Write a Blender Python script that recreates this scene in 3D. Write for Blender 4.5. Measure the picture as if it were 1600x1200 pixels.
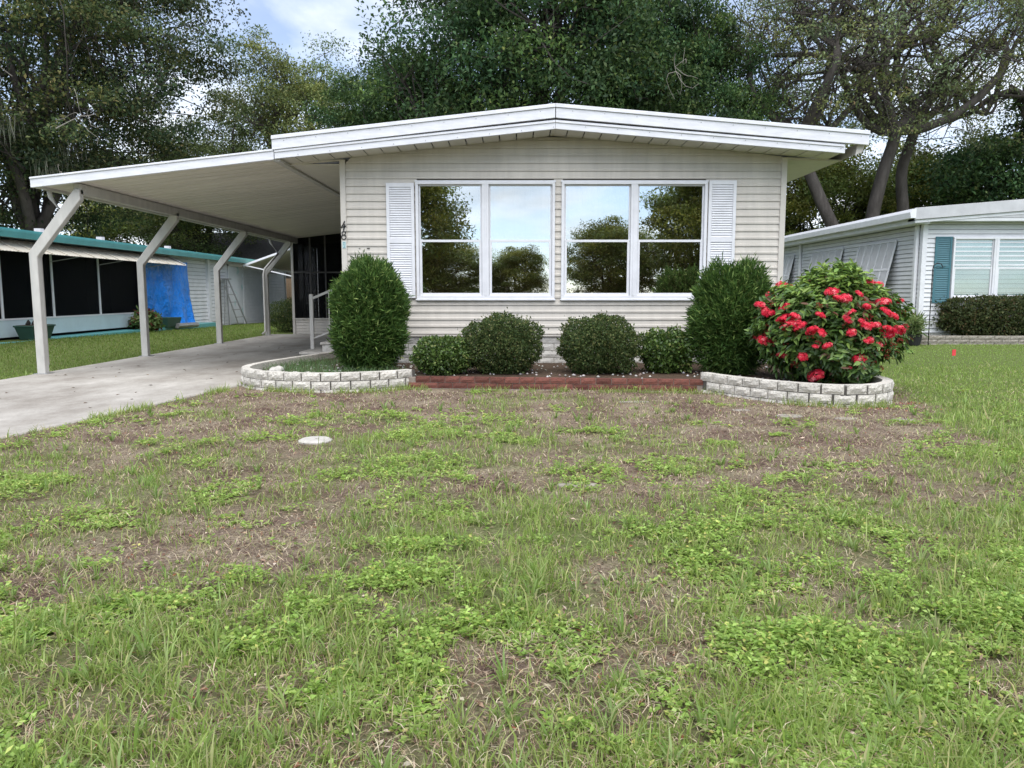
import bpy, bmesh, math, random
import numpy as np
from mathutils import Vector, Matrix

# ------------------------------------------------------------------ scene, camera, light
S = bpy.context.scene
for o in list(bpy.data.objects):
    bpy.data.objects.remove(o)
COL = S.collection
R = math.radians
PI = math.pi

cam_d = bpy.data.cameras.new('camera')
cam = bpy.data.objects.new('camera', cam_d)
COL.objects.link(cam)
cam.location = (0, 0, 1.3)
cam.rotation_euler = (R(90 - 6.749), 0, 0)
cam_d.sensor_width = 36
cam_d.lens = 27.0
cam_d.shift_x = -5 / 1600
cam_d.clip_end = 3000
S.camera = cam

SUN_EL, SUN_AZ = R(62), R(178)          # azimuth clockwise from +Y: high behind the camera
world = bpy.data.worlds.new('World')
S.world = world
world.use_nodes = True
wt = world.node_tree
for n in list(wt.nodes):
    wt.nodes.remove(n)


def N(t, kind, **kw):
    n = t.nodes.new(kind)
    for k, v in kw.items():
        setattr(n, k, v)
    return n


w_out = N(wt, 'ShaderNodeOutputWorld')
w_bg = N(wt, 'ShaderNodeBackground')
w_bg.inputs['Strength'].default_value = 0.14
sky = N(wt, 'ShaderNodeTexSky', sky_type='NISHITA')
sky.sun_disc = False
sky.sun_elevation = SUN_EL
sky.sun_rotation = SUN_AZ
sky.air_density = 0.7
sky.dust_density = 0.3
# broken cloud cover over the whole dome
tc = N(wt, 'ShaderNodeTexCoord')
sep = N(wt, 'ShaderNodeSeparateXYZ')
wt.links.new(tc.outputs['Generated'], sep.inputs[0])
mz = N(wt, 'ShaderNodeMath', operation='MAXIMUM')
mz.inputs[1].default_value = 0.0
wt.links.new(sep.outputs['Z'], mz.inputs[0])
az = N(wt, 'ShaderNodeMath', operation='ADD')
az.inputs[1].default_value = 0.22
wt.links.new(mz.outputs[0], az.inputs[0])
cmb = N(wt, 'ShaderNodeCombineXYZ')
for ax in ('X', 'Y'):
    d = N(wt, 'ShaderNodeMath', operation='DIVIDE')
    wt.links.new(sep.outputs[ax], d.inputs[0])
    wt.links.new(az.outputs[0], d.inputs[1])
    wt.links.new(d.outputs[0], cmb.inputs[ax])
cn = N(wt, 'ShaderNodeTexNoise')
cn.inputs['Scale'].default_value = 1.15
cn.inputs['Detail'].default_value = 9
cn.inputs['Roughness'].default_value = 0.56
cn.inputs['Distortion'].default_value = 0.3
wt.links.new(cmb.outputs[0], cn.inputs['Vector'])
cr = N(wt, 'ShaderNodeValToRGB')
cr.color_ramp.elements[0].position = 0.46
cr.color_ramp.elements[0].color = (0.22, 0.22, 0.22, 1)
cr.color_ramp.elements[1].position = 0.66
cr.color_ramp.elements[1].color = (.92, .92, .92, 1)
wt.links.new(cn.outputs[0], cr.inputs[0])
cm = N(wt, 'ShaderNodeMix', data_type='RGBA')
wt.links.new(cr.outputs[0], cm.inputs['Factor'])
wt.links.new(sky.outputs[0], cm.inputs['A'])
cn2 = N(wt, 'ShaderNodeTexNoise')            # grey bases and bright tops within the clouds
cn2.inputs['Scale'].default_value = 2.6
cn2.inputs['Detail'].default_value = 7
wt.links.new(cmb.outputs[0], cn2.inputs['Vector'])
cr2 = N(wt, 'ShaderNodeValToRGB')
cr2.color_ramp.elements[0].position = 0.36
cr2.color_ramp.elements[0].color = (4.6, 4.9, 5.3, 1)
cr2.color_ramp.elements[1].position = 0.62
cr2.color_ramp.elements[1].color = (7.3, 7.4, 7.6, 1)
wt.links.new(cn2.outputs[0], cr2.inputs[0])
wt.links.new(cr2.outputs[0], cm.inputs['B'])
wt.links.new(cm.outputs['Result'], w_bg.inputs['Color'])
wt.links.new(w_bg.outputs[0], w_out.inputs[0])

sun_d = bpy.data.lights.new('sun', 'SUN')
sun_d.energy = 2.5
sun_d.angle = R(80)           # bright hazy cloud round the sun
sun_d.color = (1.0, 0.975, 0.94)
sun = bpy.data.objects.new('sun', sun_d)
COL.objects.link(sun)
sdir = Vector((math.sin(SUN_AZ) * math.cos(SUN_EL), math.cos(SUN_AZ) * math.cos(SUN_EL), math.sin(SUN_EL)))
sun.rotation_euler = sdir.to_track_quat('Z', 'Y').to_euler()
sun.location = (0, -10, 30)

S.view_settings.view_transform = 'Standard'
S.view_settings.look = 'None'
S.view_settings.exposure = 0.80
S.view_settings.gamma = 1
S.render.engine = 'CYCLES'
S.cycles.max_bounces = 6
S.cycles.diffuse_bounces = 2
S.cycles.glossy_bounces = 3
S.cycles.transparent_max_bounces = 10

# ------------------------------------------------------------------ materials


def base_mat(name):
    m = bpy.data.materials.new(name)
    m.use_nodes = True
    t = m.node_tree
    return m, t, t.nodes['Principled BSDF']


def mat(name, col, rough=0.6, var=0.12, scale=6.0, bump=0.0, bscale=60.0, spec=0.4, rnd=0.0, col2=None, stretch=None, metal=0.0):
    """plain painted or mineral surface: two scales of noise vary the colour, random per object if rnd > 0"""
    m, t, b = base_mat(name)
    g = N(t, 'ShaderNodeNewGeometry')
    vec = g.outputs['Position']
    if stretch:
        mp = N(t, 'ShaderNodeMapping')
        mp.inputs['Scale'].default_value = stretch
        t.links.new(vec, mp.inputs[0])
        vec = mp.outputs[0]
    n1 = N(t, 'ShaderNodeTexNoise')
    n1.inputs['Scale'].default_value = scale
    n1.inputs['Detail'].default_value = 8
    n1.inputs['Roughness'].default_value = 0.62
    t.links.new(vec, n1.inputs['Vector'])
    r = N(t, 'ShaderNodeMapRange')
    r.inputs['From Min'].default_value = 0.28
    r.inputs['From Max'].default_value = 0.72
    t.links.new(n1.outputs[0], r.inputs['Value'])
    mx = N(t, 'ShaderNodeMix', data_type='RGBA')
    c2 = col2 if col2 else tuple(c * (1 - 2 * var) for c in col)
    mx.inputs['A'].default_value = (*c2, 1)
    mx.inputs['B'].default_value = (*col, 1) if col2 else (*[min(1, c * (1 + var * .6)) for c in col], 1)
    t.links.new(r.outputs[0], mx.inputs['Factor'])
    out = mx.outputs['Result']
    if rnd:
        oi = N(t, 'ShaderNodeObjectInfo')
        r2 = N(t, 'ShaderNodeMapRange')
        r2.inputs['To Min'].default_value = 1 - rnd
        r2.inputs['To Max'].default_value = 1 + rnd
        t.links.new(oi.outputs['Random'], r2.inputs['Value'])
        hs = N(t, 'ShaderNodeHueSaturation')
        t.links.new(r2.outputs[0], hs.inputs['Value'])
        t.links.new(out, hs.inputs['Color'])
        out = hs.outputs['Color']
    t.links.new(out, b.inputs['Base Color'])
    b.inputs['Roughness'].default_value = rough
    b.inputs['Specular IOR Level'].default_value = spec
    b.inputs['Metallic'].default_value = metal
    if bump:
        n2 = N(t, 'ShaderNodeTexNoise')
        n2.inputs['Scale'].default_value = bscale
        n2.inputs['Detail'].default_value = 6
        t.links.new(g.outputs['Position'], n2.inputs['Vector'])
        bp = N(t, 'ShaderNodeBump')
        bp.inputs['Strength'].default_value = bump
        bp.inputs['Distance'].default_value = 0.02
        t.links.new(n2.outputs[0], bp.inputs['Height'])
        t.links.new(bp.outputs[0], b.inputs['Normal'])
    return m


def leaf_mat(name, rough=0.45, trans=0.35, spec=0.45):
    """leaf colour comes from a random tint per leaf; part of the light passes through"""
    m, t, b = base_mat(name)
    a = N(t, 'ShaderNodeAttribute', attribute_name='Col')
    t.links.new(a.outputs['Color'], b.inputs['Base Color'])
    b.inputs['Roughness'].default_value = rough
    b.inputs['Specular IOR Level'].default_value = spec
    tr = N(t, 'ShaderNodeBsdfTranslucent')
    hs = N(t, 'ShaderNodeHueSaturation')
    hs.inputs['Value'].default_value = 1.5
    hs.inputs['Hue'].default_value = 0.49
    t.links.new(a.outputs['Color'], hs.inputs['Color'])
    t.links.new(hs.outputs[0], tr.inputs['Color'])
    mx = N(t, 'ShaderNodeMixShader')
    mx.inputs[0].default_value = trans
    t.links.new(b.outputs[0], mx.inputs[1])
    t.links.new(tr.outputs[0], mx.inputs[2])
    t.links.new(mx.outputs[0], t.nodes['Material Output'].inputs['Surface'])
    return m


def glass_mat(name, refl, tint, wav=0.02):
    m, t, b = base_mat(name)
    t.nodes.remove(b)
    gl = N(t, 'ShaderNodeBsdfGlossy')
    gl.inputs['Roughness'].default_value = 0.0
    gl.inputs['Color'].default_value = (0.93, 0.97, 0.98, 1)
    tr = N(t, 'ShaderNodeBsdfTransparent')
    tr.inputs['Color'].default_value = (*tint, 1)
    g = N(t, 'ShaderNodeNewGeometry')
    n2 = N(t, 'ShaderNodeTexNoise')
    n2.inputs['Scale'].default_value = 2.2
    t.links.new(g.outputs['Position'], n2.inputs['Vector'])
    bp = N(t, 'ShaderNodeBump')
    bp.inputs['Strength'].default_value = wav
    bp.inputs['Distance'].default_value = 0.02
    t.links.new(n2.outputs[0], bp.inputs['Height'])
    t.links.new(bp.outputs[0], gl.inputs['Normal'])
    mx = N(t, 'ShaderNodeMixShader')
    mx.inputs[0].default_value = refl
    t.links.new(tr.outputs[0], mx.inputs[1])
    t.links.new(gl.outputs[0], mx.inputs[2])
    t.links.new(mx.outputs[0], t.nodes['Material Output'].inputs['Surface'])
    return m


def screen_mat(name, col, alpha):
    m, t, b = base_mat(name)
    b.inputs['Base Color'].default_value = (*col, 1)
    b.inputs['Roughness'].default_value = 0.6
    b.inputs['Specular IOR Level'].default_value = 0.08
    tr = N(t, 'ShaderNodeBsdfTransparent')
    mx = N(t, 'ShaderNodeMixShader')
    mx.inputs[0].default_value = alpha
    t.links.new(tr.outputs[0], mx.inputs[1])
    t.links.new(b.outputs[0], mx.inputs[2])
    t.links.new(mx.outputs[0], t.nodes['Material Output'].inputs['Surface'])
    return m


M = {}
M['siding'] = mat('beige vinyl', (0.65, 0.602, 0.53), 0.5, 0.07, 2.4, 0.06, 90, rnd=0.03, stretch=(2.6, 1, .45))
M['trim'] = mat('beige trim', (0.65, 0.605, 0.54), 0.5, 0.05, 4.0)
M['white'] = mat('white paint', (0.80, 0.80, 0.82), 0.42, 0.05, 5.0)
M['fascia'] = mat('white aluminium', (0.80, 0.80, 0.83), 0.4, 0.09, 3.0, stretch=(1.2, 1, 6))
M['soffit'] = mat('cream soffit', (0.66, 0.63, 0.55), 0.55, 0.05, 4.0)
M['pan'] = mat('carport pan', (0.78, 0.73, 0.65), 0.5, 0.08, 1.2, rnd=0.03, stretch=(.5, 3, 1))
M['post'] = mat('post paint', (0.56, 0.54, 0.50), 0.5, 0.10, 7.0, stretch=(1, 1, .4))
M['block'] = mat('split face block', (0.72, 0.68, 0.61), 0.9, 0.14, 34.0, 0.8, 55, spec=.2, rnd=0.10, col2=(0.44, 0.41, 0.355))
M['mortar'] = mat('dark joint', (0.11, 0.10, 0.088), 0.95, 0.2, 20)
M['skirt'] = mat('skirting block', (0.60, 0.575, 0.53), 0.9, 0.14, 28.0, 0.6, 60, spec=.2, rnd=0.06, col2=(0.44, 0.42, 0.38))
M['brick'] = mat('red brick', (0.205, 0.075, 0.055), 0.88, 0.2, 22.0, 0.5, 90, spec=.2, rnd=0.25, col2=(0.125, 0.058, 0.046))
M['brickmortar'] = mat('brick mortar', (0.30, 0.25, 0.21), 0.95, 0.2, 25)
M['soil'] = mat('bed mulch', (0.13, 0.09, 0.06), 0.95, 0.3, 18.0, 1.0, 60, spec=.1, col2=(0.05, 0.035, 0.028))
M['bark'] = mat('oak bark', (0.125, 0.11, 0.098), 0.95, 0.25, 3.0, 1.0, 14, spec=.15, col2=(0.052, 0.045, 0.04), stretch=(1.5, 1.5, .4))
M['deadwood'] = mat('bare twig', (0.33, 0.30, 0.26), 0.9, 0.2, 3.0)
M['black'] = mat('black iron', (0.015, 0.015, 0.016), 0.45, 0.1)
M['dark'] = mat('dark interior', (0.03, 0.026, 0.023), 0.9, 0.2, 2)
M['roomwall'] = mat('room wall', (0.30, 0.27, 0.22), 0.9, 0.1, 2)
M['blind'] = mat('vertical blind', (0.40, 0.355, 0.29), 0.7, 0.1, 2)
M['teal'] = mat('teal paint', (0.12, 0.40, 0.40), 0.45, 0.10, 3)
M['tealshut'] = mat('dusty teal', (0.065, 0.18, 0.215), 0.5, 0.08, 6)
M['paleblue'] = mat('pale blue panel', (0.60, 0.72, 0.75), 0.5, 0.06, 2)
M['nwhite'] = mat('white siding', (0.75, 0.755, 0.765), 0.5, 0.06, 3)
M['awn'] = mat('cream awning', (0.70, 0.64, 0.53), 0.55, 0.08, 3, rnd=.04)
M['roofgrey'] = mat('roof coating', (0.55, 0.55, 0.56), 0.7, 0.1, 3)
M['roofdark'] = mat('weathered shingle', (0.13, 0.12, 0.115), 0.9, 0.2, 6)
M['pot'] = mat('green plastic', (0.035, 0.085, 0.065), 0.5, 0.1, 5)
M['potblack'] = mat('black plastic', (0.02, 0.02, 0.022), 0.5, 0.1, 5)
M['metal'] = mat('dull aluminium', (0.42, 0.42, 0.42), 0.4, 0.12, 8, metal=.6)
M['stone'] = mat('pale stone', (0.58, 0.55, 0.50), 0.9, 0.15, 14, 0.6, 40, col2=(0.36, 0.34, 0.30))
M['oldstone'] = mat('soiled stone', (0.40, 0.37, 0.32), 0.95, 0.2, 20, 0.8, 50, col2=(0.19, 0.16, 0.125))
M['plaque'] = mat('pale plaque', (0.55, 0.74, 0.74), 0.5, 0.05, 5)
M['dimblind'] = mat('dim blind', (0.13, 0.17, 0.168), 0.7, 0.08, 2)
M['flag'] = mat('red marker', (0.75, 0.06, 0.07), 0.6, 0.05, 5)
M['asphalt'] = mat('asphalt', (0.06, 0.06, 0.06), 0.95, 0.2, 30)
M['wood'] = mat('fence wood', (0.36, 0.25, 0.16), 0.85, 0.15, 8)
M['leaf'] = leaf_mat('tree leaf', 0.55, 0.25, .25)
M['shrub'] = leaf_mat('shrub leaf', 0.6, 0.28, .2)
M['gloss'] = leaf_mat('glossy leaf', 0.38, 0.22, .4)
M['grass'] = leaf_mat('grass blade', 0.5, 0.42, .3)
M['litter'] = leaf_mat('leaf litter', 0.85, 0.10, .15)
M['petal'] = leaf_mat('petal', 0.6, 0.30, .2)
M['glass'] = glass_mat('reflective glass', 0.55, (0.74, 0.69, 0.62), .02)
M['nglass'] = glass_mat('neighbour glass', 0.22, (0.66, 0.76, 0.76), .02)
M['screen'] = screen_mat('insect screen', (0.006, 0.006, 0.007), 0.66)
M['nscreen'] = screen_mat('dark screen', (0.003, 0.004, 0.006), 0.82)


def concrete():
    m, t, b = base_mat('driveway concrete')
    g = N(t, 'ShaderNodeNewGeometry')
    cur = None
    for sc, lo, hi, a, c in ((1.1, .35, .7, (0.31, 0.28, 0.245), (0.56, 0.53, 0.485)), (7.0, .3, .75, (.80, .79, .77), (1.03, 1.03, 1.02)), (46., .35, .62, (.86, .86, .86), (1.03, 1.03, 1.03))):
        n = N(t, 'ShaderNodeTexNoise')
        n.inputs['Scale'].default_value = sc
        n.inputs['Detail'].default_value = 9
        n.inputs['Roughness'].default_value = .65
        mp = N(t, 'ShaderNodeMapping')
        mp.inputs['Scale'].default_value = (1.0, .55, 1)
        t.links.new(g.outputs['Position'], mp.inputs[0])
        t.links.new(mp.outputs[0], n.inputs['Vector'])
        r = N(t, 'ShaderNodeMapRange')
        r.inputs['From Min'].default_value = lo
        r.inputs['From Max'].default_value = hi
        t.links.new(n.outputs[0], r.inputs['Value'])
        mx = N(t, 'ShaderNodeMix', data_type='RGBA')
        mx.inputs['A'].default_value = (*a, 1)
        mx.inputs['B'].default_value = (*c, 1)
        t.links.new(r.outputs[0], mx.inputs['Factor'])
        if cur is None:
            cur = mx.outputs['Result']
        else:
            mu = N(t, 'ShaderNodeMix', data_type='RGBA', blend_type='MULTIPLY')
            mu.inputs['Factor'].default_value = 1
            t.links.new(cur, mu.inputs['A'])
            t.links.new(mx.outputs['Result'], mu.inputs['B'])
            cur = mu.outputs['Result']
    t.links.new(cur, b.inputs['Base Color'])
    b.inputs['Roughness'].default_value = .8
    b.inputs['Specular IOR Level'].default_value = .3
    return m


M['concrete'] = concrete()


def ground_material():
    """bare soil, straw and thatch; the attribute 'lush' says where the turf is thick"""
    m, t, b = base_mat('lawn soil')
    g = N(t, 'ShaderNodeNewGeometry')

    def noise(sc, det=8, rough=.65):
        n = N(t, 'ShaderNodeTexNoise')
        n.inputs['Scale'].default_value = sc
        n.inputs['Detail'].default_value = det
        n.inputs['Roughness'].default_value = rough
        t.links.new(g.outputs['Position'], n.inputs['Vector'])
        return n.outputs[0]

    def rng(v, a, c):
        r = N(t, 'ShaderNodeMapRange')
        r.inputs['From Min'].default_value = a
        r.inputs['From Max'].default_value = c
        t.links.new(v, r.inputs['Value'])
        return r.outputs[0]

    def mix(f, a, c):
        x = N(t, 'ShaderNodeMix', data_type='RGBA')
        t.links.new(f, x.inputs['Factor'])
        for k, v in (('A', a), ('B', c)):
            if isinstance(v, tuple):
                x.inputs[k].default_value = (*v, 1)
            else:
                t.links.new(v, x.inputs[k])
        return x.outputs['Result']
    brown = mix(rng(noise(34), .35, .65), (0.045, 0.027, 0.023), (0.245, 0.165, 0.13))
    straw = mix(rng(noise(60), .35, .68), (0.12, 0.09, 0.062), (0.47, 0.39, 0.285))
    dirt = mix(rng(noise(1.7), .38, .62), brown, straw)
    green = mix(rng(noise(40), .3, .7), (0.06, 0.082, 0.025), (0.19, 0.235, 0.075))
    at = N(t, 'ShaderNodeAttribute', attribute_name='lush')
    lush = rng(at.outputs['Fac'], .35, 1.0)
    full = mix(lush, dirt, green)
    t.links.new(full, b.inputs['Base Color'])
    b.inputs['Roughness'].default_value = .95
    b.inputs['Specular IOR Level'].default_value = .1
    bp = N(t, 'ShaderNodeBump')
    bp.inputs['Strength'].default_value = .9
    bp.inputs['Distance'].default_value = .03
    t.links.new(noise(48), bp.inputs['Height'])
    t.links.new(bp.outputs[0], b.inputs['Normal'])
    return m


M['ground'] = ground_material()

# ------------------------------------------------------------------ helpers


def root_loc(p):
    while p is not None and p.parent is not None:
        p = p.parent
    return Vector(p.location) if p is not None else Vector((0, 0, 0))


def link(name, me, material=None, parent=None):
    o = bpy.data.objects.new(name, me)
    COL.objects.link(o)
    if material is not None and not me.materials:
        me.materials.append(material)
    if parent is not None:
        o.parent = parent
    return o


def tag(o, label=None, cat=None, group=None, kind=None):
    if label:
        o['label'] = label
    if cat:
        o['category'] = cat
    if group:
        o['group'] = group
    if kind:
        o['kind'] = kind
    return o


def thing(name, label, cat, loc, group=None):
    o = bpy.data.objects.new(name, None)
    o.empty_display_size = .2
    COL.objects.link(o)
    o.location = loc
    return tag(o, label, cat, group)


class MB:
    """collects faces in world coordinates and links them as one mesh object"""

    def __init__(s):
        s.v, s.f = [], []

    def add(s, vs, fs):
        n = len(s.v)
        s.v += [tuple(p) for p in vs]
        s.f += [tuple(i + n for i in q) for q in fs]
        return s

    def box(s, x0, x1, y0, y1, z0, z1):
        return s.add([(x0, y0, z0), (x1, y0, z0), (x1, y1, z0), (x0, y1, z0), (x0, y0, z1), (x1, y0, z1), (x1, y1, z1), (x0, y1, z1)],
                     [(0, 3, 2, 1), (4, 5, 6, 7), (0, 1, 5, 4), (1, 2, 6, 5), (2, 3, 7, 6), (3, 0, 4, 7)])

    def prism(s, poly, a, b, axis='Y'):
        """poly: counter-clockwise outline; axis Y: (x,z) pairs; X: (y,z) pairs; Z: (x,y) pairs"""
        def P(p, t):
            return (p[0], t, p[1]) if axis == 'Y' else ((t, p[0], p[1]) if axis == 'X' else (p[0], p[1], t))
        n = len(poly)
        vs = [P(p, a) for p in poly] + [P(p, b) for p in poly]
        fs = [tuple(range(n)), tuple(range(2 * n - 1, n - 1, -1))]
        fs += [(i, (i + 1) % n + 0, (i + 1) % n + n, i + n) for i in range(n)]
        return s.add(vs, fs)

    def tube(s, pts, r, n=8, caps=True):
        pts = [Vector(p) for p in pts]
        rr = r if isinstance(r, (list, tuple)) else [r] * len(pts)
        base = len(s.v)
        up = Vector((0, 0, 1))
        for i, p in enumerate(pts):
            d = (pts[min(i + 1, len(pts) - 1)] - pts[max(i - 1, 0)]).normalized()
            a = d.cross(up)
            if a.length < 1e-3:
                a = Vector((1, 0, 0))
            a.normalize()
            c = a.cross(d)
            for k in range(n):
                t = 2 * PI * k / n
                s.v.append(tuple(p + a * math.cos(t) * rr[i] + c * math.sin(t) * rr[i]))
        for i in range(len(pts) - 1):
            for k in range(n):
                s.f.append((base + i * n + k, base + i * n + (k + 1) % n, base + (i + 1) * n + (k + 1) % n, base + (i + 1) * n + k))
        if caps:
            s.f.append(tuple(base + k for k in range(n))[::-1])
            s.f.append(tuple(base + (len(pts) - 1) * n + k for k in range(n)))
        return s

    def bar(s, p, q, w, h, up=(0, 0, 1)):
        """rectangular bar from p to q, w across, h along up"""
        p, q = Vector(p), Vector(q)
        d = (q - p).normalized()
        a = d.cross(Vector(up)).normalized() * w / 2
        c = a.cross(d).normalized() * h / 2
        vs = [p - a - c, p + a - c, p + a + c, p - a + c, q - a - c, q + a - c, q + a + c, q - a + c]
        return s.add(vs, [(0, 1, 2, 3), (7, 6, 5, 4), (0, 4, 5, 1), (1, 5, 6, 2), (2, 6, 7, 3), (3, 7, 4, 0)])

    def mesh(s, name, off=Vector((0, 0, 0)), bevel=0.0, smooth=False):
        me = bpy.data.meshes.new(name)
        bm = bmesh.new()
        vs = [bm.verts.new(Vector(p) - off) for p in s.v]
        for q in s.f:
            try:
                bm.faces.new([vs[i] for i in q])
            except ValueError:
                pass
        bmesh.ops.recalc_face_normals(bm, faces=bm.faces)
        if bevel:
            bmesh.ops.bevel(bm, geom=list(bm.edges), offset=bevel, segments=1, affect='EDGES', clamp_overlap=True)
        if smooth:
            for fc in bm.faces:
                fc.smooth = True
        bm.to_mesh(me)
        bm.free()
        return me

    def build(s, name, material, parent=None, bevel=0.0, smooth=False):
        return link(name, s.mesh(name, root_loc(parent), bevel, smooth), M[material], parent)


def piece(name, me, parent, loc, rotz=0, scale=(1, 1, 1), tilt=(0, 0)):
    o = link(name, me, None, parent)
    o.location = Vector(loc) - root_loc(parent)
    o.rotation_euler = (tilt[0], tilt[1], rotz)
    o.scale = scale
    return o


def np_mesh(name, V, quads=None, tris=None, col=None, material=None, parent=None, smooth=False, off=None):
    """mesh object from numpy arrays; col = one rgb per vertex, stored in the attribute Col"""
    me = bpy.data.meshes.new(name)
    V = np.asarray(V, dtype=np.float32)
    if off is not None:
        V = V - np.array(off, dtype=np.float32)
    elif parent is not None:
        V = V - np.array(root_loc(parent), dtype=np.float32)
    loops, tot = [], []
    for F in (quads, tris):
        if F is not None and len(F):
            F = np.asarray(F, dtype=np.int32)
            loops.append(F.ravel())
            tot.append(np.full(len(F), F.shape[1], dtype=np.int32))
    loops = np.concatenate(loops)
    tot = np.concatenate(tot)
    start = np.concatenate([[0], np.cumsum(tot)[:-1]]).astype(np.int32)
    me.vertices.add(len(V))
    me.vertices.foreach_set('co', V.ravel())
    me.loops.add(len(loops))
    me.loops.foreach_set('vertex_index', loops)
    me.polygons.add(len(tot))
    me.polygons.foreach_set('loop_start', start)
    me.polygons.foreach_set('loop_total', tot)
    if smooth:
        me.polygons.foreach_set('use_smooth', np.ones(len(tot), dtype=bool))
    me.update(calc_edges=True)
    if col is not None:
        a = me.attributes.new('Col', 'FLOAT_COLOR', 'POINT')
        c4 = np.ones((len(V), 4), dtype=np.float32)
        c4[:, :3] = col
        a.data.foreach_set('color', c4.ravel())
    return link(name, me, M[material] if material else None, parent)


def vnoise(x, y, seed):
    tab = np.random.RandomState(seed).rand(128, 128)
    xi, yi = np.floor(x).astype(int), np.floor(y).astype(int)
    fx, fy = x - xi, y - yi
    fx, fy = fx * fx * (3 - 2 * fx), fy * fy * (3 - 2 * fy)
    a, b = tab[xi % 128, yi % 128], tab[(xi + 1) % 128, yi % 128]
    c, d = tab[xi % 128, (yi + 1) % 128], tab[(xi + 1) % 128, (yi + 1) % 128]
    return (a * (1 - fx) + b * fx) * (1 - fy) + (c * (1 - fx) + d * fx) * fy


def fbm(x, y, seed, octv=4):
    s, amp, tot = 0, 1.0, 0
    for k in range(octv):
        s = s + amp * vnoise(x * 2 ** k + 17.3 * k, y * 2 ** k + 5.1 * k, seed + k)
        tot += amp
        amp *= .55
    return s / tot


def sstep(a, b, x):
    t = np.clip((x - a) / (b - a), 0, 1)
    return t * t * (3 - 2 * t)


def inside(px, py, poly):
    r = np.zeros(len(px), dtype=bool)
    n = len(poly)
    for i in range(n):
        x0, y0 = poly[i]
        x1, y1 = poly[(i + 1) % n]
        c = ((y0 > py) != (y1 > py)) & (px < (x1 - x0) * (py - y0) / ((y1 - y0) + 1e-12) + x0)
        r ^= c
    return r


def spline(pts, step):
    """Catmull-Rom through pts, resampled at equal steps; returns points and headings"""
    P = [np.array(p, float) for p in pts]
    P = [2 * P[0] - P[1]] + P + [2 * P[-1] - P[-2]]
    dense = []
    for i in range(1, len(P) - 2):
        for t in np.linspace(0, 1, 40, endpoint=False):
            a, b, c, d = P[i - 1], P[i], P[i + 1], P[i + 2]
            dense.append(.5 * (2 * b + (c - a) * t + (2 * a - 5 * b + 4 * c - d) * t * t + (3 * b - a - 3 * c + d) * t ** 3))
    dense.append(P[-2])
    D = np.array(dense)
    s = np.concatenate([[0], np.cumsum(np.linalg.norm(np.diff(D, axis=0), axis=1))])
    at = np.arange(0, s[-1], step)
    X, Y = np.interp(at, s, D[:, 0]), np.interp(at, s, D[:, 1])
    return np.stack([X, Y], 1), D


# ------------------------------------------------------------------ ground
BED_L = [(-1.42, 10.62), (-1.6, 10.42), (-2.0, 10.18), (-2.58, 10.06), (-3.2, 10.2), (-3.62, 10.5), (-3.86, 10.95), (-3.86, 11.6), (-3.68, 12.4), (-3.45, 13.2), (-3.2, 13.9)]
BED_R = [(2.5, 10.14), (2.68, 9.8), (2.98, 9.34), (3.36, 8.92), (3.78, 8.72), (4.2, 8.84), (4.5, 9.2), (4.6, 9.8), (4.58, 10.8), (4.5, 12.5)]
BED_POLY = BED_L[::-1] + BED_R + [(-2.7, 12.9)]
DRIVE = [(-7.65, -3.0), (-6.1, -3.0), (-5.6, 1.5), (-4.58, 6.72), (-3.87, 10.61), (-3.4, 12.9), (-2.9, 14.2), (-2.9, 24.1), (-7.65, 24.1)]


def gz(x, y):
    """height of the terrain: nearly flat, the strip beyond the driveway rises to the neighbour's slab"""
    x, y = np.asarray(x, float), np.asarray(y, float)
    left = np.interp(y, [0, 14, 18, 39, 60], [0.0, .16, .2, -.12, -.15]) * sstep(-7.9, -12.0, x)
    right = .05 * sstep(7, 11, x) * sstep(10, 18, y)
    bumps = (.03 * (fbm(x * .9, y * .9, 5, 3) - .5) + .022 * (fbm(x * 4.5, y * 4.5, 9, 2) - .5)) * sstep(14, 9, np.abs(y)) * sstep(-4.9 + .0 * x, -3.6, x - .18 * np.minimum(y - 10.6, 0))
    return left + right + bumps


def lush(x, y):
    """how thick the turf is, 0 bare to 1 closed"""
    n = fbm(x * .75 + 3, y * .75, 21, 4)
    n2 = fbm(x * 2.3, y * 2.3, 33, 3)
    base = np.interp(y, [0, 2.4, 3.8, 5.2, 7.0, 8.6, 10.5, 14], [.68, .67, .60, .47, .37, .32, .32, .5])
    base = base - .12 * sstep(0.5, 2.5, x) * sstep(6, 7.5, y) + .14 * sstep(-2.2, -4.2, x) * sstep(9.5, 5, y)
    v = base + (n - .5) * .8 + (n2 - .5) * 1.0
    edge = np.interp(y, [4.0, 5.1, 6.4, 8.5, 9.5, 12], [4.6, 3.9, 3.95, 4.45, 4.9, 4.6]) + (fbm(x * 1.3, y * 1.3, 71, 3) - .5) * 1.3
    v = np.maximum(v, 1.05 * sstep(edge - .25, edge + .5, x) * sstep(3.8, 5.2, y))
    v = np.where(x < -7.5, 1.0, v)
    v = np.where(y > 13, 1.0, v)
    return np.clip(v, 0, 1)


def axis(dense, far, coarse):
    a = np.arange(dense[0], dense[1] + 1e-6, dense[2])
    lo = dense[0] - np.geomspace(coarse, far, 16)
    hi = dense[1] + np.geomspace(coarse, far, 16)
    return np.concatenate([lo[::-1], a, hi])


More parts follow.
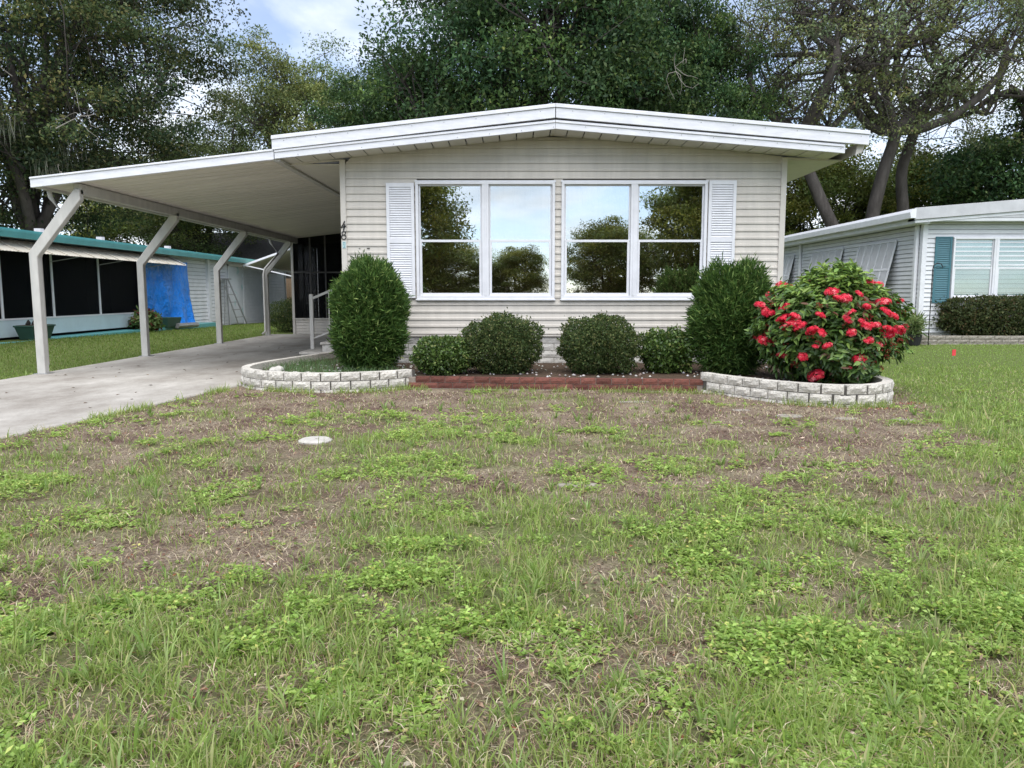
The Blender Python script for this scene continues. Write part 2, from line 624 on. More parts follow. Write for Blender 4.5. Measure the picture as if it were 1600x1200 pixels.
gx, gy = axis((-14, 14, .14), 900, .5), axis((0, 22, .14), 900, .5)
GX, GY = np.meshgrid(gx, gy, indexing='ij')
gv = np.stack([GX.ravel(), GY.ravel(), gz(GX.ravel(), GY.ravel())], 1)
in_drive = inside(gv[:, 0], gv[:, 1], [(-7.6, -2.9), (-6.2, -2.9), (-5.7, 1.5), (-4.68, 6.72), (-3.97, 10.61), (-3.0, 13), (-3.0, 24), (-7.6, 24)])
gv[in_drive, 2] -= .06
ni, nj = len(gx), len(gy)
idx = np.arange(ni * nj).reshape(ni, nj)
gq = np.stack([idx[:-1, :-1].ravel(), idx[1:, :-1].ravel(), idx[1:, 1:].ravel(), idx[:-1, 1:].ravel()], 1)
ground = np_mesh('ground', gv, quads=gq, material='ground', smooth=True)
tag(ground, kind='structure')
la = ground.data.attributes.new('lush', 'FLOAT', 'POINT')
la.data.foreach_set('value', lush(gv[:, 0], gv[:, 1]).astype(np.float32))

d = MB().prism(DRIVE, -.12, .022, 'Z').build('driveway', 'concrete', None, bevel=.012)
tag(d, kind='structure')
rd = MB().box(-120, 120, -11, -3.1, -.1, .03).build('road', 'asphalt')
tag(rd, kind='structure')
soil_poly = [(x, y) for x, y in BED_POLY]
bs = MB().prism([(x * .985 + .01, y + .06) for x, y in soil_poly], -.1, .155, 'Z').build('garden_bed', 'soil')
tag(bs, kind='structure')

# ------------------------------------------------------------------ the house
WALL = 12.63
XL, XR = -2.81, 4.35
home = thing('mobile_home', 'beige vinyl-sided mobile home with white low gable roof and four-pane windows', 'house', (.77, 12.63, 0))
WIN = [(-1.60, .64, 1.20, 3.075), (.745, 3.085, 1.20, 3.075)]


def sofz(x):
    return 3.785 + (x - .61) * (.1028 if x < .61 else -.0826)


def wall_top(x):
    return sofz(x) + .02


# sheathing behind the boards, leaving the window openings free
core = MB()
for x0, x1, z0, z1 in ((XL + .01, WIN[0][0] + .03, 0, 3.40), (WIN[0][1] - .03, WIN[1][0] + .03, 1.2, 3.075), (WIN[1][1] - .03, XR - .01, 0, 3.44), (WIN[0][0] + .03, WIN[1][1] - .03, 0, 1.23), (WIN[0][0] + .03, WIN[1][1] - .03, 3.045, 3.56)):
    core.box(x0, x1, WALL + .02, WALL + .12, z0, z1)
core.prism([(XL + .05, 3.42), (XR - .05, 3.45), (.61, 3.74)], WALL + .022, WALL + .1)
core.build('wall_core', 'roomwall', home)
# interior room seen through the glass
MB().box(XL + .02, XR - .02, 27.0, 27.1, 0, 3.5).build('rear_wall', 'siding', home)
MB().box(XL + .13, XR - .13, WALL + .13, 26.9, .60, .70).build('floor', 'roomwall', home)
MB().box(XL + .13, XR - .13, WALL + .13, 26.9, 3.15, 3.2).build('room_ceiling', 'roomwall', home)
MB().box(XL + .13, XR - .13, 17.0, 17.1, .7, 3.15).build('partition', 'roomwall', home)


def board_mesh(xa0, xb0, xa1, xb1, z0, z1, y=WALL):
    """one lap of siding: bottom edge proud of the one below, with its under-lip; ends a0/b0 below, a1/b1 above"""
    zm = z0 + (z1 - z0) * .34
    prof = [(y - .026, z0 + .009), (y - .025, zm), (y - .017, zm + .012), (y - .008, z1 + .012), (y + .015, z1 + .012), (y + .015, z0 + .012)]
    m = MB()
    n = len(prof)

    def lerp(a, b, z):
        return a + (b - a) * min(1, max(0, (z - z0) / (z1 - z0)))
    m.add([(lerp(xa0, xa1, p[1]), p[0], p[1]) for p in prof] + [(lerp(xb0, xb1, p[1]), p[0], p[1]) for p in prof],
          [tuple(range(n)), tuple(range(2 * n - 1, n - 1, -1))] + [(i, (i + 1) % n, (i + 1) % n + n, i + n) for i in range(n)])
    return m


PITCH = .1187
z = .62
k = 0
BX0, BX1 = XL + .085, XR - .085
while z < 3.74:
    z1 = min(z + PITCH, 3.76)
    mid = (z + z1) / 2
    segs = [(BX0, BX1)]
    if WIN[0][2] < mid < WIN[0][3]:
        segs = [(BX0, WIN[0][0] + .02), (WIN[0][1] - .02, WIN[1][0] + .02), (WIN[1][1] - .02, BX1)]
    for a, b in segs:
        def cut(zz):
            if zz < sofz(BX0) and zz < sofz(BX1):
                return a, b
            l = max(a, .61 - (3.80 - zz) / .1028)
            r = min(b, .61 + (3.80 - zz) / .0826)
            return l, r
        a0, b0 = cut(z)
        a1, b1 = cut(z1)
        if b0 - a0 > .05:
            board_mesh(a0, b0, a1, max(a1 + .02, b1), z, z1 - .004).build('siding_board', 'siding', home)
    z += PITCH
# corner posts
for x in (XL, XR - .09):
    MB().box(x, x + .09, WALL - .040, WALL + .06, .60, (3.42 if x < 0 else 3.455)).build('corner_trim', 'trim', home, bevel=.006)
MB().box(XL + .09, XR - .09, WALL - .03, WALL + .02, .596, .619).build('starter_strip', 'trim', home)


def lap_wall(name, material, parent, x=None, y=None, a=0, b=1, z0=0, z1=2, pitch=.12, face=1):
    """long lap-sided wall whose laps are too fine to pick apart: one mesh with the real sawtooth profile"""
    m = MB()
    z = z0
    while z < z1 - .01:
        t = min(z + pitch, z1)
        if x is not None:
            P = [(x + face * .026, z + .009), (x + face * .004, t), (x - face * .03, t), (x - face * .03, z + .012)]
            m.prism(P, a, b, 'Y')
        else:
            P = [(y - .026 * face, z + .009), (y - .004 * face, t), (y + .03 * face, t), (y + .03 * face, z + .012)]
            m.prism(P, a, b, 'X')
        z += pitch
    return m.build(name, material, parent)


lap_wall('side_siding', 'siding', home, x=XL + .02, a=WALL + .06, b=27.0, z0=.62, z1=3.32, pitch=PITCH, face=-1)
lap_wall('side_siding', 'siding', home, x=XR - .02, a=WALL + .06, b=27.0, z0=.62, z1=3.38, pitch=PITCH, face=1)

# skirting of split-face blocks


def split_block(name, L, H, D, seed, rough=.008, nx=6, nz=3):
    """block with an uneven split front (towards -Y), centred on x, base at z=0"""
    rs = np.random.RandomState(seed)
    xs, zs = np.linspace(-L / 2, L / 2, nx), np.linspace(0, H, nz)
    V, F = [], []
    for j, zz in enumerate(zs):
        for i, xx in enumerate(xs):
            e = i in (0, nx - 1) or j in (0, nz - 1)
            V.append((xx, -D / 2 + (rs.rand() * rough * .5 + .004 if e else -rs.rand() * rough * 1.6), zz))
    for j in range(nz - 1):
        for i in range(nx - 1):
            F.append((j * nx + i, j * nx + i + 1, (j + 1) * nx + i + 1, (j + 1) * nx + i))
    b = len(V)
    V += [(-L / 2, D / 2, 0), (L / 2, D / 2, 0), (L / 2, D / 2, H), (-L / 2, D / 2, H)]
    bot = list(range(nx))
    top = [(nz - 1) * nx + i for i in range(nx)]
    lf = [j * nx for j in range(nz)]
    rt = [j * nx + nx - 1 for j in range(nz)]
    F.append(tuple([b, b + 1] + bot[::-1]))
    F.append(tuple([b + 2, b + 3] + top))
    F.append(tuple(lf + [b + 3, b]))
    F.append(tuple(rt[::-1] + [b + 1, b + 2]))
    F.append((b + 1, b, b + 3, b + 2))
    return MB().add(V, F).mesh(name)


sk_m = [split_block('skirting_block', .392, .112, .08, 40 + i, .007) for i in range(4)]
for m_ in sk_m:
    m_.materials.append(M['skirt'])
random.seed(3)
for c in range(5):
    x = XL + .05 + (c % 2) * .2
    while x < XR - .1:
        piece('skirting_block', random.choice(sk_m), home, (x + .2, WALL + .045, .005 + c * .119))
        x += .4
MB().box(XL + .04, XR - .04, WALL + .03, WALL + .07, 0, .6).build('skirting_mortar', 'mortar', home)


# windows
def window(parent, x0, x1, z0, z1, y, zmid, glass='glass', frame='white', blind=True, mull=.11, name='window'):
    m = MB()
    cw = .045
    yf = y - .064
    for a in ((x0, x1, z1 - cw, z1), (x0, x1, z0, z0 + cw * 1.25), (x0, x0 + cw, z0 + cw * 1.25, z1 - cw), (x1 - cw, x1, z0 + cw * 1.25, z1 - cw)):
        m.box(a[0], a[1], yf, y + .04, a[2], a[3])
    m.box(x0 - .012, x1 + .012, yf + .018, y - .0, z1 - .012, z1 + .018)
    m.box(x0 - .015, x1 + .015, yf - .012, y - .0, z0 - .018, z0 + .006)
    w = m.build(name, frame, parent, bevel=.003)
    xm = (x0 + x1) / 2
    MB().box(xm - mull / 2, xm + mull / 2, yf + .004, y + .035, z0 + cw * 1.25, z1 - cw).build('mullion', frame, w, bevel=.003)
    MB().box(xm - .012, xm + .012, yf - .006, yf + .003, z0 + cw * 1.25, z1 - cw).build('mullion_cap', frame, w)
    for a, b in ((x0 + cw, xm - mull / 2), (xm + mull / 2, x1 - cw)):
        for lo in (False, True):
            s_ = MB()
            if lo:
                c0, c1, fw, yy = z0 + cw * 1.25, zmid + .022, .042, y - .030
                a_, b_ = a + .004, b - .004
            else:
                c0, c1, fw, yy = zmid - .018, z1 - cw, .026, y - .012
                a_, b_ = a + .002, b - .002
            s_.box(a_, b_, yy, yy + .028, c1 - fw * .9, c1)
            s_.box(a_, b_, yy, yy + .028, c0, c0 + fw * 1.1)
            s_.box(a_, a_ + fw, yy, yy + .028, c0 + fw * 1.1, c1 - fw * .9)
            s_.box(b_ - fw, b_, yy, yy + .028, c0 + fw * 1.1, c1 - fw * .9)
            s_.build('sash', frame, w, bevel=.002)
            MB().box(a_ + fw - .004, b_ - fw + .004, yy + .013, yy + .017, c0 + fw, c1 - fw * .8).build('pane', glass, w)
    if blind:
        bm_ = MB().add([(-.043, 0, 0), (.043, .018, 0), (.043, .018, 1), (-.043, 0, 1), (-.043, .002, 0), (.043, .02, 0), (.043, .02, 1), (-.043, .002, 1)],
                       [(0, 1, 2, 3), (7, 6, 5, 4), (0, 4, 5, 1), (3, 2, 6, 7), (0, 3, 7, 4), (1, 5, 6, 2)]).mesh('blind_slat')
        bm_.materials.append(M['blind'])
        n = int((x1 - x0) / .088)
        for i in range(n):
            piece('blind_slat', bm_, w, (x0 + .05 + i * .088, y + .19 + .004 * math.sin(i * 2.1), z0 + .02), rotz=.18 + .05 * math.sin(i * 5.3), scale=(1, 1, z1 - z0 - .05))
    return w


for q in WIN:
    window(home, *q, WALL, 2.135)


def shutter(parent, x0, x1, z0, z1, y, material='white', panels=((.02, .52), (.56, .98)), arch=True, n=26):
    m = MB()
    fw = .05
    H = z1 - z0
    m.box(x0, x0 + fw, y - .03, y, z0, z1)
    m.box(x1 - fw, x1, y - .03, y, z0, z1)
    prev = 0
    for a, b in panels:
        m.box(x0 + fw, x1 - fw, y - .029, y, z0 + prev * H, z0 + a * H)
        prev = b
    m.box(x0 + fw, x1 - fw, y - .029, y, z0 + prev * H, z1)
    m.box(x0 + fw, x1 - fw, y - .006, y - .001, z0 + .01, z1 - .01)
    s_ = m.build('shutter', material, parent, bevel=.003)
    lv = MB()
    for a, b in panels:
        k = max(4, int(round((b - a) * n)))
        dz = (b - a) * H / k
        for i in range(k):
            zz = z0 + a * H + i * dz
            lv.add([(x0 + fw, y - .026, zz + .1 * dz), (x1 - fw, y - .026, zz + .1 * dz), (x1 - fw, y - .008, zz + dz * .98), (x0 + fw, y - .008, zz + dz * .98),
                    (x0 + fw, y - .021, zz + .02 * dz), (x1 - fw, y - .021, zz + .02 * dz), (x1 - fw, y - .004, zz + dz * .9), (x0 + fw, y - .004, zz + dz * .9)],
                   [(0, 1, 2, 3), (7, 6, 5, 4), (0, 4, 5, 1), (3, 2, 6, 7), (0, 3, 7, 4), (1, 5, 6, 2)])
    lv.build('louvers', material, s_)
    return s_


shutter(home, -2.07, -1.622, 1.22, 3.05, WALL - .031, panels=((.04, .48), (.52, .965)), n=50)
shutter(home, 3.105, 3.545, 1.22, 3.09, WALL - .031, panels=((.04, .48), (.52, .965)), n=50)

# roof
RIDGE, LE, RE = (.61, 4.13), (-3.69, 3.66), (5.36, 3.73)
YF, YB = 12.0, 27.5
rf = MB().prism([(LE[0], LE[1] - .06), (RIDGE[0], RIDGE[1] - .06), (RE[0], RE[1] - .06), RE, RIDGE, LE], YF + .03, YB).build('roof', 'fascia', home)


def strip(x0, z0, x1, z1, h, ya, yb):
    """board following a roof slope: top edge (x0,z0)-(x1,z1), height h"""
    return MB().prism([(x0, z0 - h), (x1, z1 - h), (x1, z1), (x0, z0)], ya, yb)


def on(p, q, x):
    return p[1] + (q[1] - p[1]) * (x - p[0]) / (q[0] - p[0])


for p in (LE, RE):
    a, b = (p, (RIDGE[0] - .002, RIDGE[1])) if p[0] < 0 else ((RIDGE[0] + .002, RIDGE[1]), p)
    strip(a[0], a[1] + .004, b[0], b[1] + .004, .055, YF - .05, YF + .03).build('drip_edge', 'fascia', rf, bevel=.004)
    strip(a[0] + .004, a[1] - .052, b[0] - .004, b[1] - .052, .15, YF - .03, YF + .028).build('fascia', 'fascia', rf, bevel=.003)
# lower fascia boards, set back; the left one runs on into the carport
low_r = ((.612, 3.905), (5.01, 3.545))
strip(*low_r[0], *low_r[1], .135, YF + .0, YF + .05).build('lower_fascia', 'fascia', rf, bevel=.003)
strip(low_r[0][0], low_r[0][1] - .012, low_r[1][0] - .02, low_r[1][1] - .012, .03, YF - .016, YF - .001).build('fascia_bead', 'fascia', rf, bevel=.003)
strip(-3.66, 3.465, .608, 3.905, .135, YF + .0, YF + .05).build('lower_fascia', 'fascia', rf, bevel=.003)
strip(-3.66, 3.453, .606, 3.893, .03, YF - .016, YF - .001).build('fascia_bead', 'fascia', rf, bevel=.003)
sc_ = MB()
for k in range(19):
    x_ = -3.5 + k * .485
    zt = on(LE, RIDGE, x_) if x_ < .61 else on(RIDGE, RE, x_)
    sc_.tube([(x_, YF - .036, zt - .085), (x_, YF - .028, zt - .085)], .007, 6)
    if x_ < 4.9:
        zl = 3.905 + (x_ - .61) * (.103 if x_ < .61 else -.0819)
        sc_.tube([(x_ + .2, YF - .006, zl - .085), (x_ + .2, YF + .002, zl - .085)], .007, 6)
tag(sc_.build('screws', 'metal', rf), kind='stuff')
# eave gutter on the right side
MB().prism([(5.20, 3.40), (5.30, 3.44), (5.34, 3.56), (5.22, 3.56)], YF + .06, YB).build('gutter', 'trim', rf)
MB().prism([(-3.66, 3.46), (-3.60, 3.46), (-3.60, 3.60), (-3.66, 3.60)], YF + .06, YB).build('eave_board', 'trim', rf)
# front soffit panels with open joints
x = -3.64
while x < 5.0:
    w = .262
    x1 = min(x + w, 5.02)
    if x < .61 < x1:
        pl = [(x, sofz(x)), (.61, sofz(.61)), (x1 - .018, sofz(x1)), (x1 - .018, sofz(x1) + .012), (.61, sofz(.61) + .012), (x, sofz(x) + .012)]
    else:
        pl = [(x, sofz(x)), (x1 - .018, sofz(x1 - .018)), (x1 - .018, sofz(x1 - .018) + .012), (x, sofz(x) + .012)]
    MB().prism(pl, YF + .052, WALL - .024).build('soffit_panel', 'soffit', home)
    x += w
MB().prism([(-3.64, 3.40), (.61, 3.84), (5.0, 3.478), (5.0, 3.49), (.61, 3.852), (-3.64, 3.412)], YF + .052, WALL + .02).build('soffit_backing', 'mortar', home)
# side soffits
MB().box(XR - .0, 5.22, WALL - .02, YB - .1, 3.405, 3.42).build('side_soffit', 'soffit', home)
MB().box(-3.60, XL + .0, WALL - .02, YB - .1, 3.335, 3.35).build('side_soffit', 'soffit', home)
strip(4.35, 3.455, 5.02, 3.425, .03, WALL - .023, WALL - .012).build('soffit_trim', 'trim', home)
strip(-3.62, 3.36, -2.81, 3.425, .03, WALL - .023, WALL - .012).build('soffit_trim', 'trim', home)

# house number strokes and the little plaque below
NYF = WALL - .050
four = MB().tube([(-2.745, NYF, 2.450), (-2.770, NYF, 2.395), (-2.808, NYF, 2.352), (-2.722, NYF, 2.372)], [.009, .010, .011, .010], 6)
four.tube([(-2.742, NYF, 2.402), (-2.755, NYF, 2.35), (-2.768, NYF, 2.300)], [.010, .012, .009], 6)
tag(four.build('house_number', 'black', home), 'black script numeral 4')
eight = MB()
eight.tube([(-2.765 + .036 * math.cos(t), NYF, 2.196 + .036 * math.sin(t)) for t in np.linspace(PI * .5, PI * 2.5, 17)], .0085, 6)
eight.tube([(-2.765 + .027 * math.cos(t), NYF, 2.259 + .029 * math.sin(t)) for t in np.linspace(-PI * .5, PI * 1.5, 15)], .0075, 6)
eight.tube([(-2.742, NYF, 2.272), (-2.722, NYF, 2.292)], .0075, 6)
tag(eight.build('house_number', 'black', home), 'black script numeral 8')
pq = MB().box(-2.79, -2.737, WALL - .047, WALL - .041, 2.02, 2.125).build('plaque', 'plaque', home)
MB().box(-2.78, -2.747, WALL - .050, WALL - .0475, 2.108, 2.116).box(-2.778, -2.772, WALL - .050, WALL - .0475, 2.065, 2.10).box(-2.755, -2.749, WALL - .050, WALL - .0475, 2.06, 2.10).box(-2.768, -2.756, WALL - .050, WALL - .0475, 2.045, 2.055).box(-2.78, -2.747, WALL - .050, WALL - .0475, 2.026, 2.034).build('plaque_print', 'tealshut', pq)
MB().box(-2.53, -2.51, WALL - .028, WALL - .016, 2.017, 2.025).box(-2.40, -2.355, WALL - .03, WALL - .016, 2.017, 2.027).build('siding_hooks', 'black', home)

# ------------------------------------------------------------------ carport
cp = thing('carport', 'white flat carport roof on bent posts beside the beige mobile home', 'carport', (-5.5, 12.0, 0))
CX0, CX1 = -7.38, -3.68
cz = lambda x: 2.93 + (x + 7.38) * .1135          # underside of the pans
pan = MB().add([(0, 0, 0), (1, 0, 0), (1, .262, 0), (0, .262, 0), (0, 0, .02), (1, 0, .02), (1, .262, .02), (0, .262, .02)],
               [(0, 3, 2, 1), (4, 5, 6, 7), (0, 1, 5, 4), (1, 2, 6, 5), (2, 3, 7, 6), (3, 0, 4, 7)])
pan.add([(0, .263, -.006), (1, .263, -.006), (1, .280, -.006), (0, .280, -.006), (0, .263, .03), (1, .263, .03), (1, .280, .03), (0, .280, .03)],
        [(0, 3, 2, 1), (4, 5, 6, 7), (0, 1, 5, 4), (1, 2, 6, 5), (2, 3, 7, 6), (3, 0, 4, 7)])
pan_me = pan.mesh('roof_pan')
pan_me.materials.append(M['pan'])
y = YF + .06
sl = math.atan(.1135)
while y < 27.2:
    piece('roof_pan', pan_me, cp, (CX0, y, cz(CX0)), scale=((CX1 - CX0) / math.cos(sl), 1, 1), tilt=(0, -sl))
    y += .281
strip(-7.40, 3.05, -3.67, 3.468, .15, YF - .006, YF + .055).build('fascia', 'fascia', cp, bevel=.004)
strip(-7.40, 3.054, -3.67, 3.472, .028, YF - .024, YF - .007).build('fascia_bead', 'fascia', cp, bevel=.004)
MB().prism([(-7.40, 2.905), (-7.30, 2.905), (-7.28, 3.02), (-7.41, 3.02)], YF + .056, 27.2).build('gutter', 'post', cp, bevel=.004)
MB().box(-6.86, -6.75, YF + .2, 27.0, 2.83, cz(-6.8) - .008).build('beam', 'post', cp, bevel=.005)
MB().prism([(-3.70, 3.30), (-3.60, 3.30), (-3.60, 3.345), (-3.70, 3.345)], YF + .06, 27.2).build('ledger', 'post', cp)
for i, y in enumerate((12.22, 15.66, 19.62, 23.46)):
    p = MB()
    w = .058
    ax = Vector((.62, 0, .78))
    p.prism([(-7.61, .015), (-7.48, .015), (-7.48, 1.86), (-6.75, 2.74), (-6.75, 2.90), (-6.84, 2.90), (-7.61, 1.93)], y - w, y + w)
    po = p.build('post', 'post', cp, bevel=.008)
    MB().box(-7.66, -7.43, y - .10, y + .10, .018, .03).build('base_plate', 'metal', po)
for y in (12.36, 23.30):
    MB().tube([(-7.34, y, 2.92), (-7.32, y, 2.80), (-7.10, y + .0, 2.47), (-7.52, y, 2.02), (-7.56, y, 1.85), (-7.56, y, .16), (-7.66, y - .02, .06)], .036, 8).build('downspout', 'post', cp, smooth=True)

# screened porch at the far end of the carport
sp = thing('screened_porch', 'dark screened porch with beige knee wall at the end of the carport', 'porch', (-5, 24.2, 0))
z = .03
while z < .44:
    m = MB().prism([(24.18, z), (24.2, z + .086), (24.24, z + .086), (24.24, z)], -6.96, -2.85, 'X')
    m.build('knee_board', 'siding', sp)
    z += .09
MB().box(-6.98, -2.84, 24.15, 24.25, .48, .52).build('sill', 'trim', sp)
for x in (-6.98, -6.40, -5.93, -5.3, -4.4, -3.5):
    MB().box(x, x + (.075 if x < -6.9 else .045), 24.16, 24.23, .52 if x > -6.9 else .02, cz(x) - .01).build('frame_post', 'trim' if x < -6.9 else 'roofdark', sp)
MB().box(-6.9, -2.85, 24.17, 24.22, 1.92, 1.965).build('frame_rail', 'roofdark', sp)
for a, b in zip((-6.905, -6.355, -5.885, -5.255, -4.355, -3.455), (-6.40, -5.93, -5.3, -4.4, -3.5, -2.85)):
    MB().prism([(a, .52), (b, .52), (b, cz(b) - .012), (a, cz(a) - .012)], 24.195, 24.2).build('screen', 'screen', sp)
MB().box(-6.93, -2.85, 27.25, 27.3, 0, 3.3).build('rear_wall', 'dark', sp)  # near-black wall added to stand in for the shade inside the porch
MB().box(-6.98, -6.93, 24.3, 27.2, 0, .5).build('side_knee_wall', 'siding', sp)
MB().box(-6.957, -6.953, 24.3, 27.2, .5, 2.85).build('side_screen', 'screen', sp)  # extra screen layer added to darken the view through the porch
for y in (25.5, 27.1):
    MB().box(-6.98, -6.93, y, y + .05, .5, 2.85).build('side_post', 'trim', sp)

# side entry: block steps and their handrail
st = thing('entry_steps', 'white block side-entry steps half hidden behind the tall left shrub', 'steps', (-3.5, 15.2, 0))
stm = [split_block('step_block', .38, .13, .3, 60 + i, .008) for i in range(2)]
for m_ in stm:
    m_.materials.append(M['skirt'])
for c, (x0, n) in enumerate(((-4.05, 3), (-3.65, 2))):
    for i in range(n):
        piece('step_block', stm[i % 2], st, (x0 + .2 + i * .385, 14.62, .02 + c * .18))
    MB().box(x0 - .03, -2.86, 14.45, 15.7, .152 + c * .18, .20 + c * .18).build('tread', 'stone', st, bevel=.01)
    MB().box(x0 + .02, -2.88, 14.75, 15.68, .022 + c * .18, .150 + c * .18).build('riser_fill', 'skirt', st)
hr = thing('handrail', 'grey metal handrail climbing the side steps under the carport', 'railing', (-4.0, 15.1, .2))
MB().box(-4.03, -3.96, 15.1, 15.17, .2, 1.28).build('newel', 'post', hr, bevel=.005)
MB().bar((-3.97, 15.135, 1.20), (-2.95, 15.135, 1.62), .045, .045).build('top_rail', 'post', hr)
MB().bar((-3.97, 15.135, .42), (-2.95, 15.135, .80), .03, .03).build('bottom_rail', 'post', hr)
for x in (-3.65, -3.33, -3.02):
    t = (x + 3.97) / 1.02
    MB().box(x - .011, x + .011, 15.12, 15.145, .42 + .38 * t, 1.2 + .42 * t).build('baluster', 'post', hr)

# ------------------------------------------------------------------ garden borders


def block_border(name, label, pts, L, H, courses, D=.12):
    root = thing(name, label, 'garden border', (*pts[len(pts) // 2], 0))
    ms = [split_block('block', L - .010, H - .007, D, 80 + i, .009, 7, 4) for i in range(5)]
    for m_ in ms:
        m_.materials.append(M['block'])
    rs = random.Random(5)
    P, Dn = spline(pts, L)
    for c in range(courses):
        Pc, _ = spline(pts, L)
        off = (c % 2) * .5
        s = np.concatenate([[0], np.cumsum(np.linalg.norm(np.diff(Dn, axis=0), axis=1))])
        at = np.arange(L * (.5 + off) - L * .5, s[-1], L)
        for q in at:
            a = np.array([np.interp(q, s, Dn[:, 0]), np.interp(q, s, Dn[:, 1])])
            b = np.array([np.interp(min(q + L, s[-1]), s, Dn[:, 0]), np.interp(min(q + L, s[-1]), s, Dn[:, 1])])
            l = np.linalg.norm(b - a)
            if l < L * .35:
                continue
            c_ = (a + b) / 2
            piece('block', rs.choice(ms), root, (c_[0], c_[1], -.075 + c * H + rs.uniform(-.002, .002)), rotz=math.atan2(b[1] - a[1], b[0] - a[0]) + rs.uniform(-.02, .02), scale=(l / L, 1, 1))
    # dark joint material just behind the faces
    m = MB()
    top = -.075 + courses * H - .02
    hd = np.gradient(Dn, axis=0)
    hd = hd / np.linalg.norm(hd, axis=1)[:, None]
    nr = np.stack([-hd[:, 1], hd[:, 0]], 1)
    A, B = Dn - nr * (D * .5 - .018), Dn + nr * .02
    for i in range(0, len(Dn) - 4, 4):
        j = i + 4
        m.add([(*A[i], -.07), (*A[j], -.07), (*B[j], -.07), (*B[i], -.07), (*A[i], top), (*A[j], top), (*B[j], top), (*B[i], top)],
              [(4, 5, 6, 7), (0, 1, 5, 4), (2, 3, 7, 6)])
    m.build('joint', 'mortar', root)
    return root


block_border('block_border', 'curved white split-face block border around the bed nearest the driveway', BED_L[::-1], .25, .113, 3)
block_border('block_border', 'curved white split-face block border below the red-flowered bush', BED_R, .245, .113, 3)

bb = thing('brick_border', 'low straight border of red bricks between the two white block borders', 'garden border', (.5, 10.3, 0))
bp0, bp1 = Vector((-1.46, 10.50, 0)), Vector((2.50, 10.12, 0))
blen = (bp1 - bp0).length
bang = math.atan2(bp1.y - bp0.y, bp1.x - bp0.x)
rs = random.Random(8)
brick_ms = [split_block('brick', .196, .072, .095, 120 + i, .003, 5, 3) for i in range(3)]
for m_ in brick_ms:
    m_.materials.append(M['brick'])
for c in range(2):
    q = -.0 + (c % 2) * .1
    while q < blen - .1:
        p = bp0 + (bp1 - bp0).normalized() * (q + .1)
        piece('brick', rs.choice(brick_ms), bb, (p.x, p.y + rs.uniform(-.004, .004), .012 + c * .080), rotz=bang + rs.uniform(-.012, .012), tilt=(rs.uniform(-.01, .01), rs.uniform(-.008, .008)))
        q += .205
dv = (bp1 - bp0).normalized()
MB().bar(bp0 + Vector((0, .018, .08)), bp1 + Vector((0, .018, .08)), .10, .145).build('mortar', 'brickmortar', bb)
MB().bar(bp0 + Vector((0, .0, -.01)), bp1 + Vector((0, .0, -.01)), .11, .036).build('footing', 'brickmortar', bb)

# ------------------------------------------------------------------ foliage tools


def unit(v):
    return v / np.maximum(np.linalg.norm(v, axis=1), 1e-9)[:, None]


def leaf_mesh(c, ax, nrm, ln, wd, col, fold=.12, six=False):
    """rhombic (or six-sided) leaves: base c, axis ax, face normal about nrm; lists of n"""
    ax = unit(ax)
    side = unit(np.cross(nrm, ax))
    nn = np.cross(ax, side)
    ln, wd = np.asarray(ln)[:, None], np.asarray(wd)[:, None]
    n = len(c)
    if not six:
        V = np.stack([c, c + ax * ln * .5 + side * wd * .5 + nn * wd * fold, c + ax * ln - nn * ln * fold, c + ax * ln * .5 - side * wd * .5 + nn * wd * fold], 1).reshape(-1, 3)
        Q = np.arange(n * 4).reshape(n, 4)
        return V, Q, np.repeat(col, 4, axis=0)
    V = np.stack([c, c + ax * ln * .3 + side * wd * .46 + nn * wd * fold, c + ax * ln * .68 + side * wd * .36 + nn * (wd * fold - ln * .05), c + ax * ln - nn * ln * .18,
                  c + ax * ln * .68 - side * wd * .36 + nn * (wd * fold - ln * .05), c + ax * ln * .3 - side * wd * .46 + nn * wd * fold], 1).reshape(-1, 3)
    b = np.arange(n)[:, None] * 6
    Q = np.concatenate([b + np.array([[0, 1, 2, 3]]), b + np.array([[0, 3, 4, 5]])], 0)
    return V, Q, np.repeat(col, 6, axis=0)


def tint(rs, n, cols, jit=.18):
    """random colour per leaf picked from cols = [(weight, rgb), ...]"""
    w = np.array([c[0] for c in cols], float)
    k = rs.choice(len(cols), n, p=w / w.sum())
    c = np.array([c[1] for c in cols])[k]
    return np.clip(c * (1 + (rs.rand(n, 1) - .5) * 2 * jit) * (1 + (rs.rand(n, 3) - .5) * .12), 0, 1)


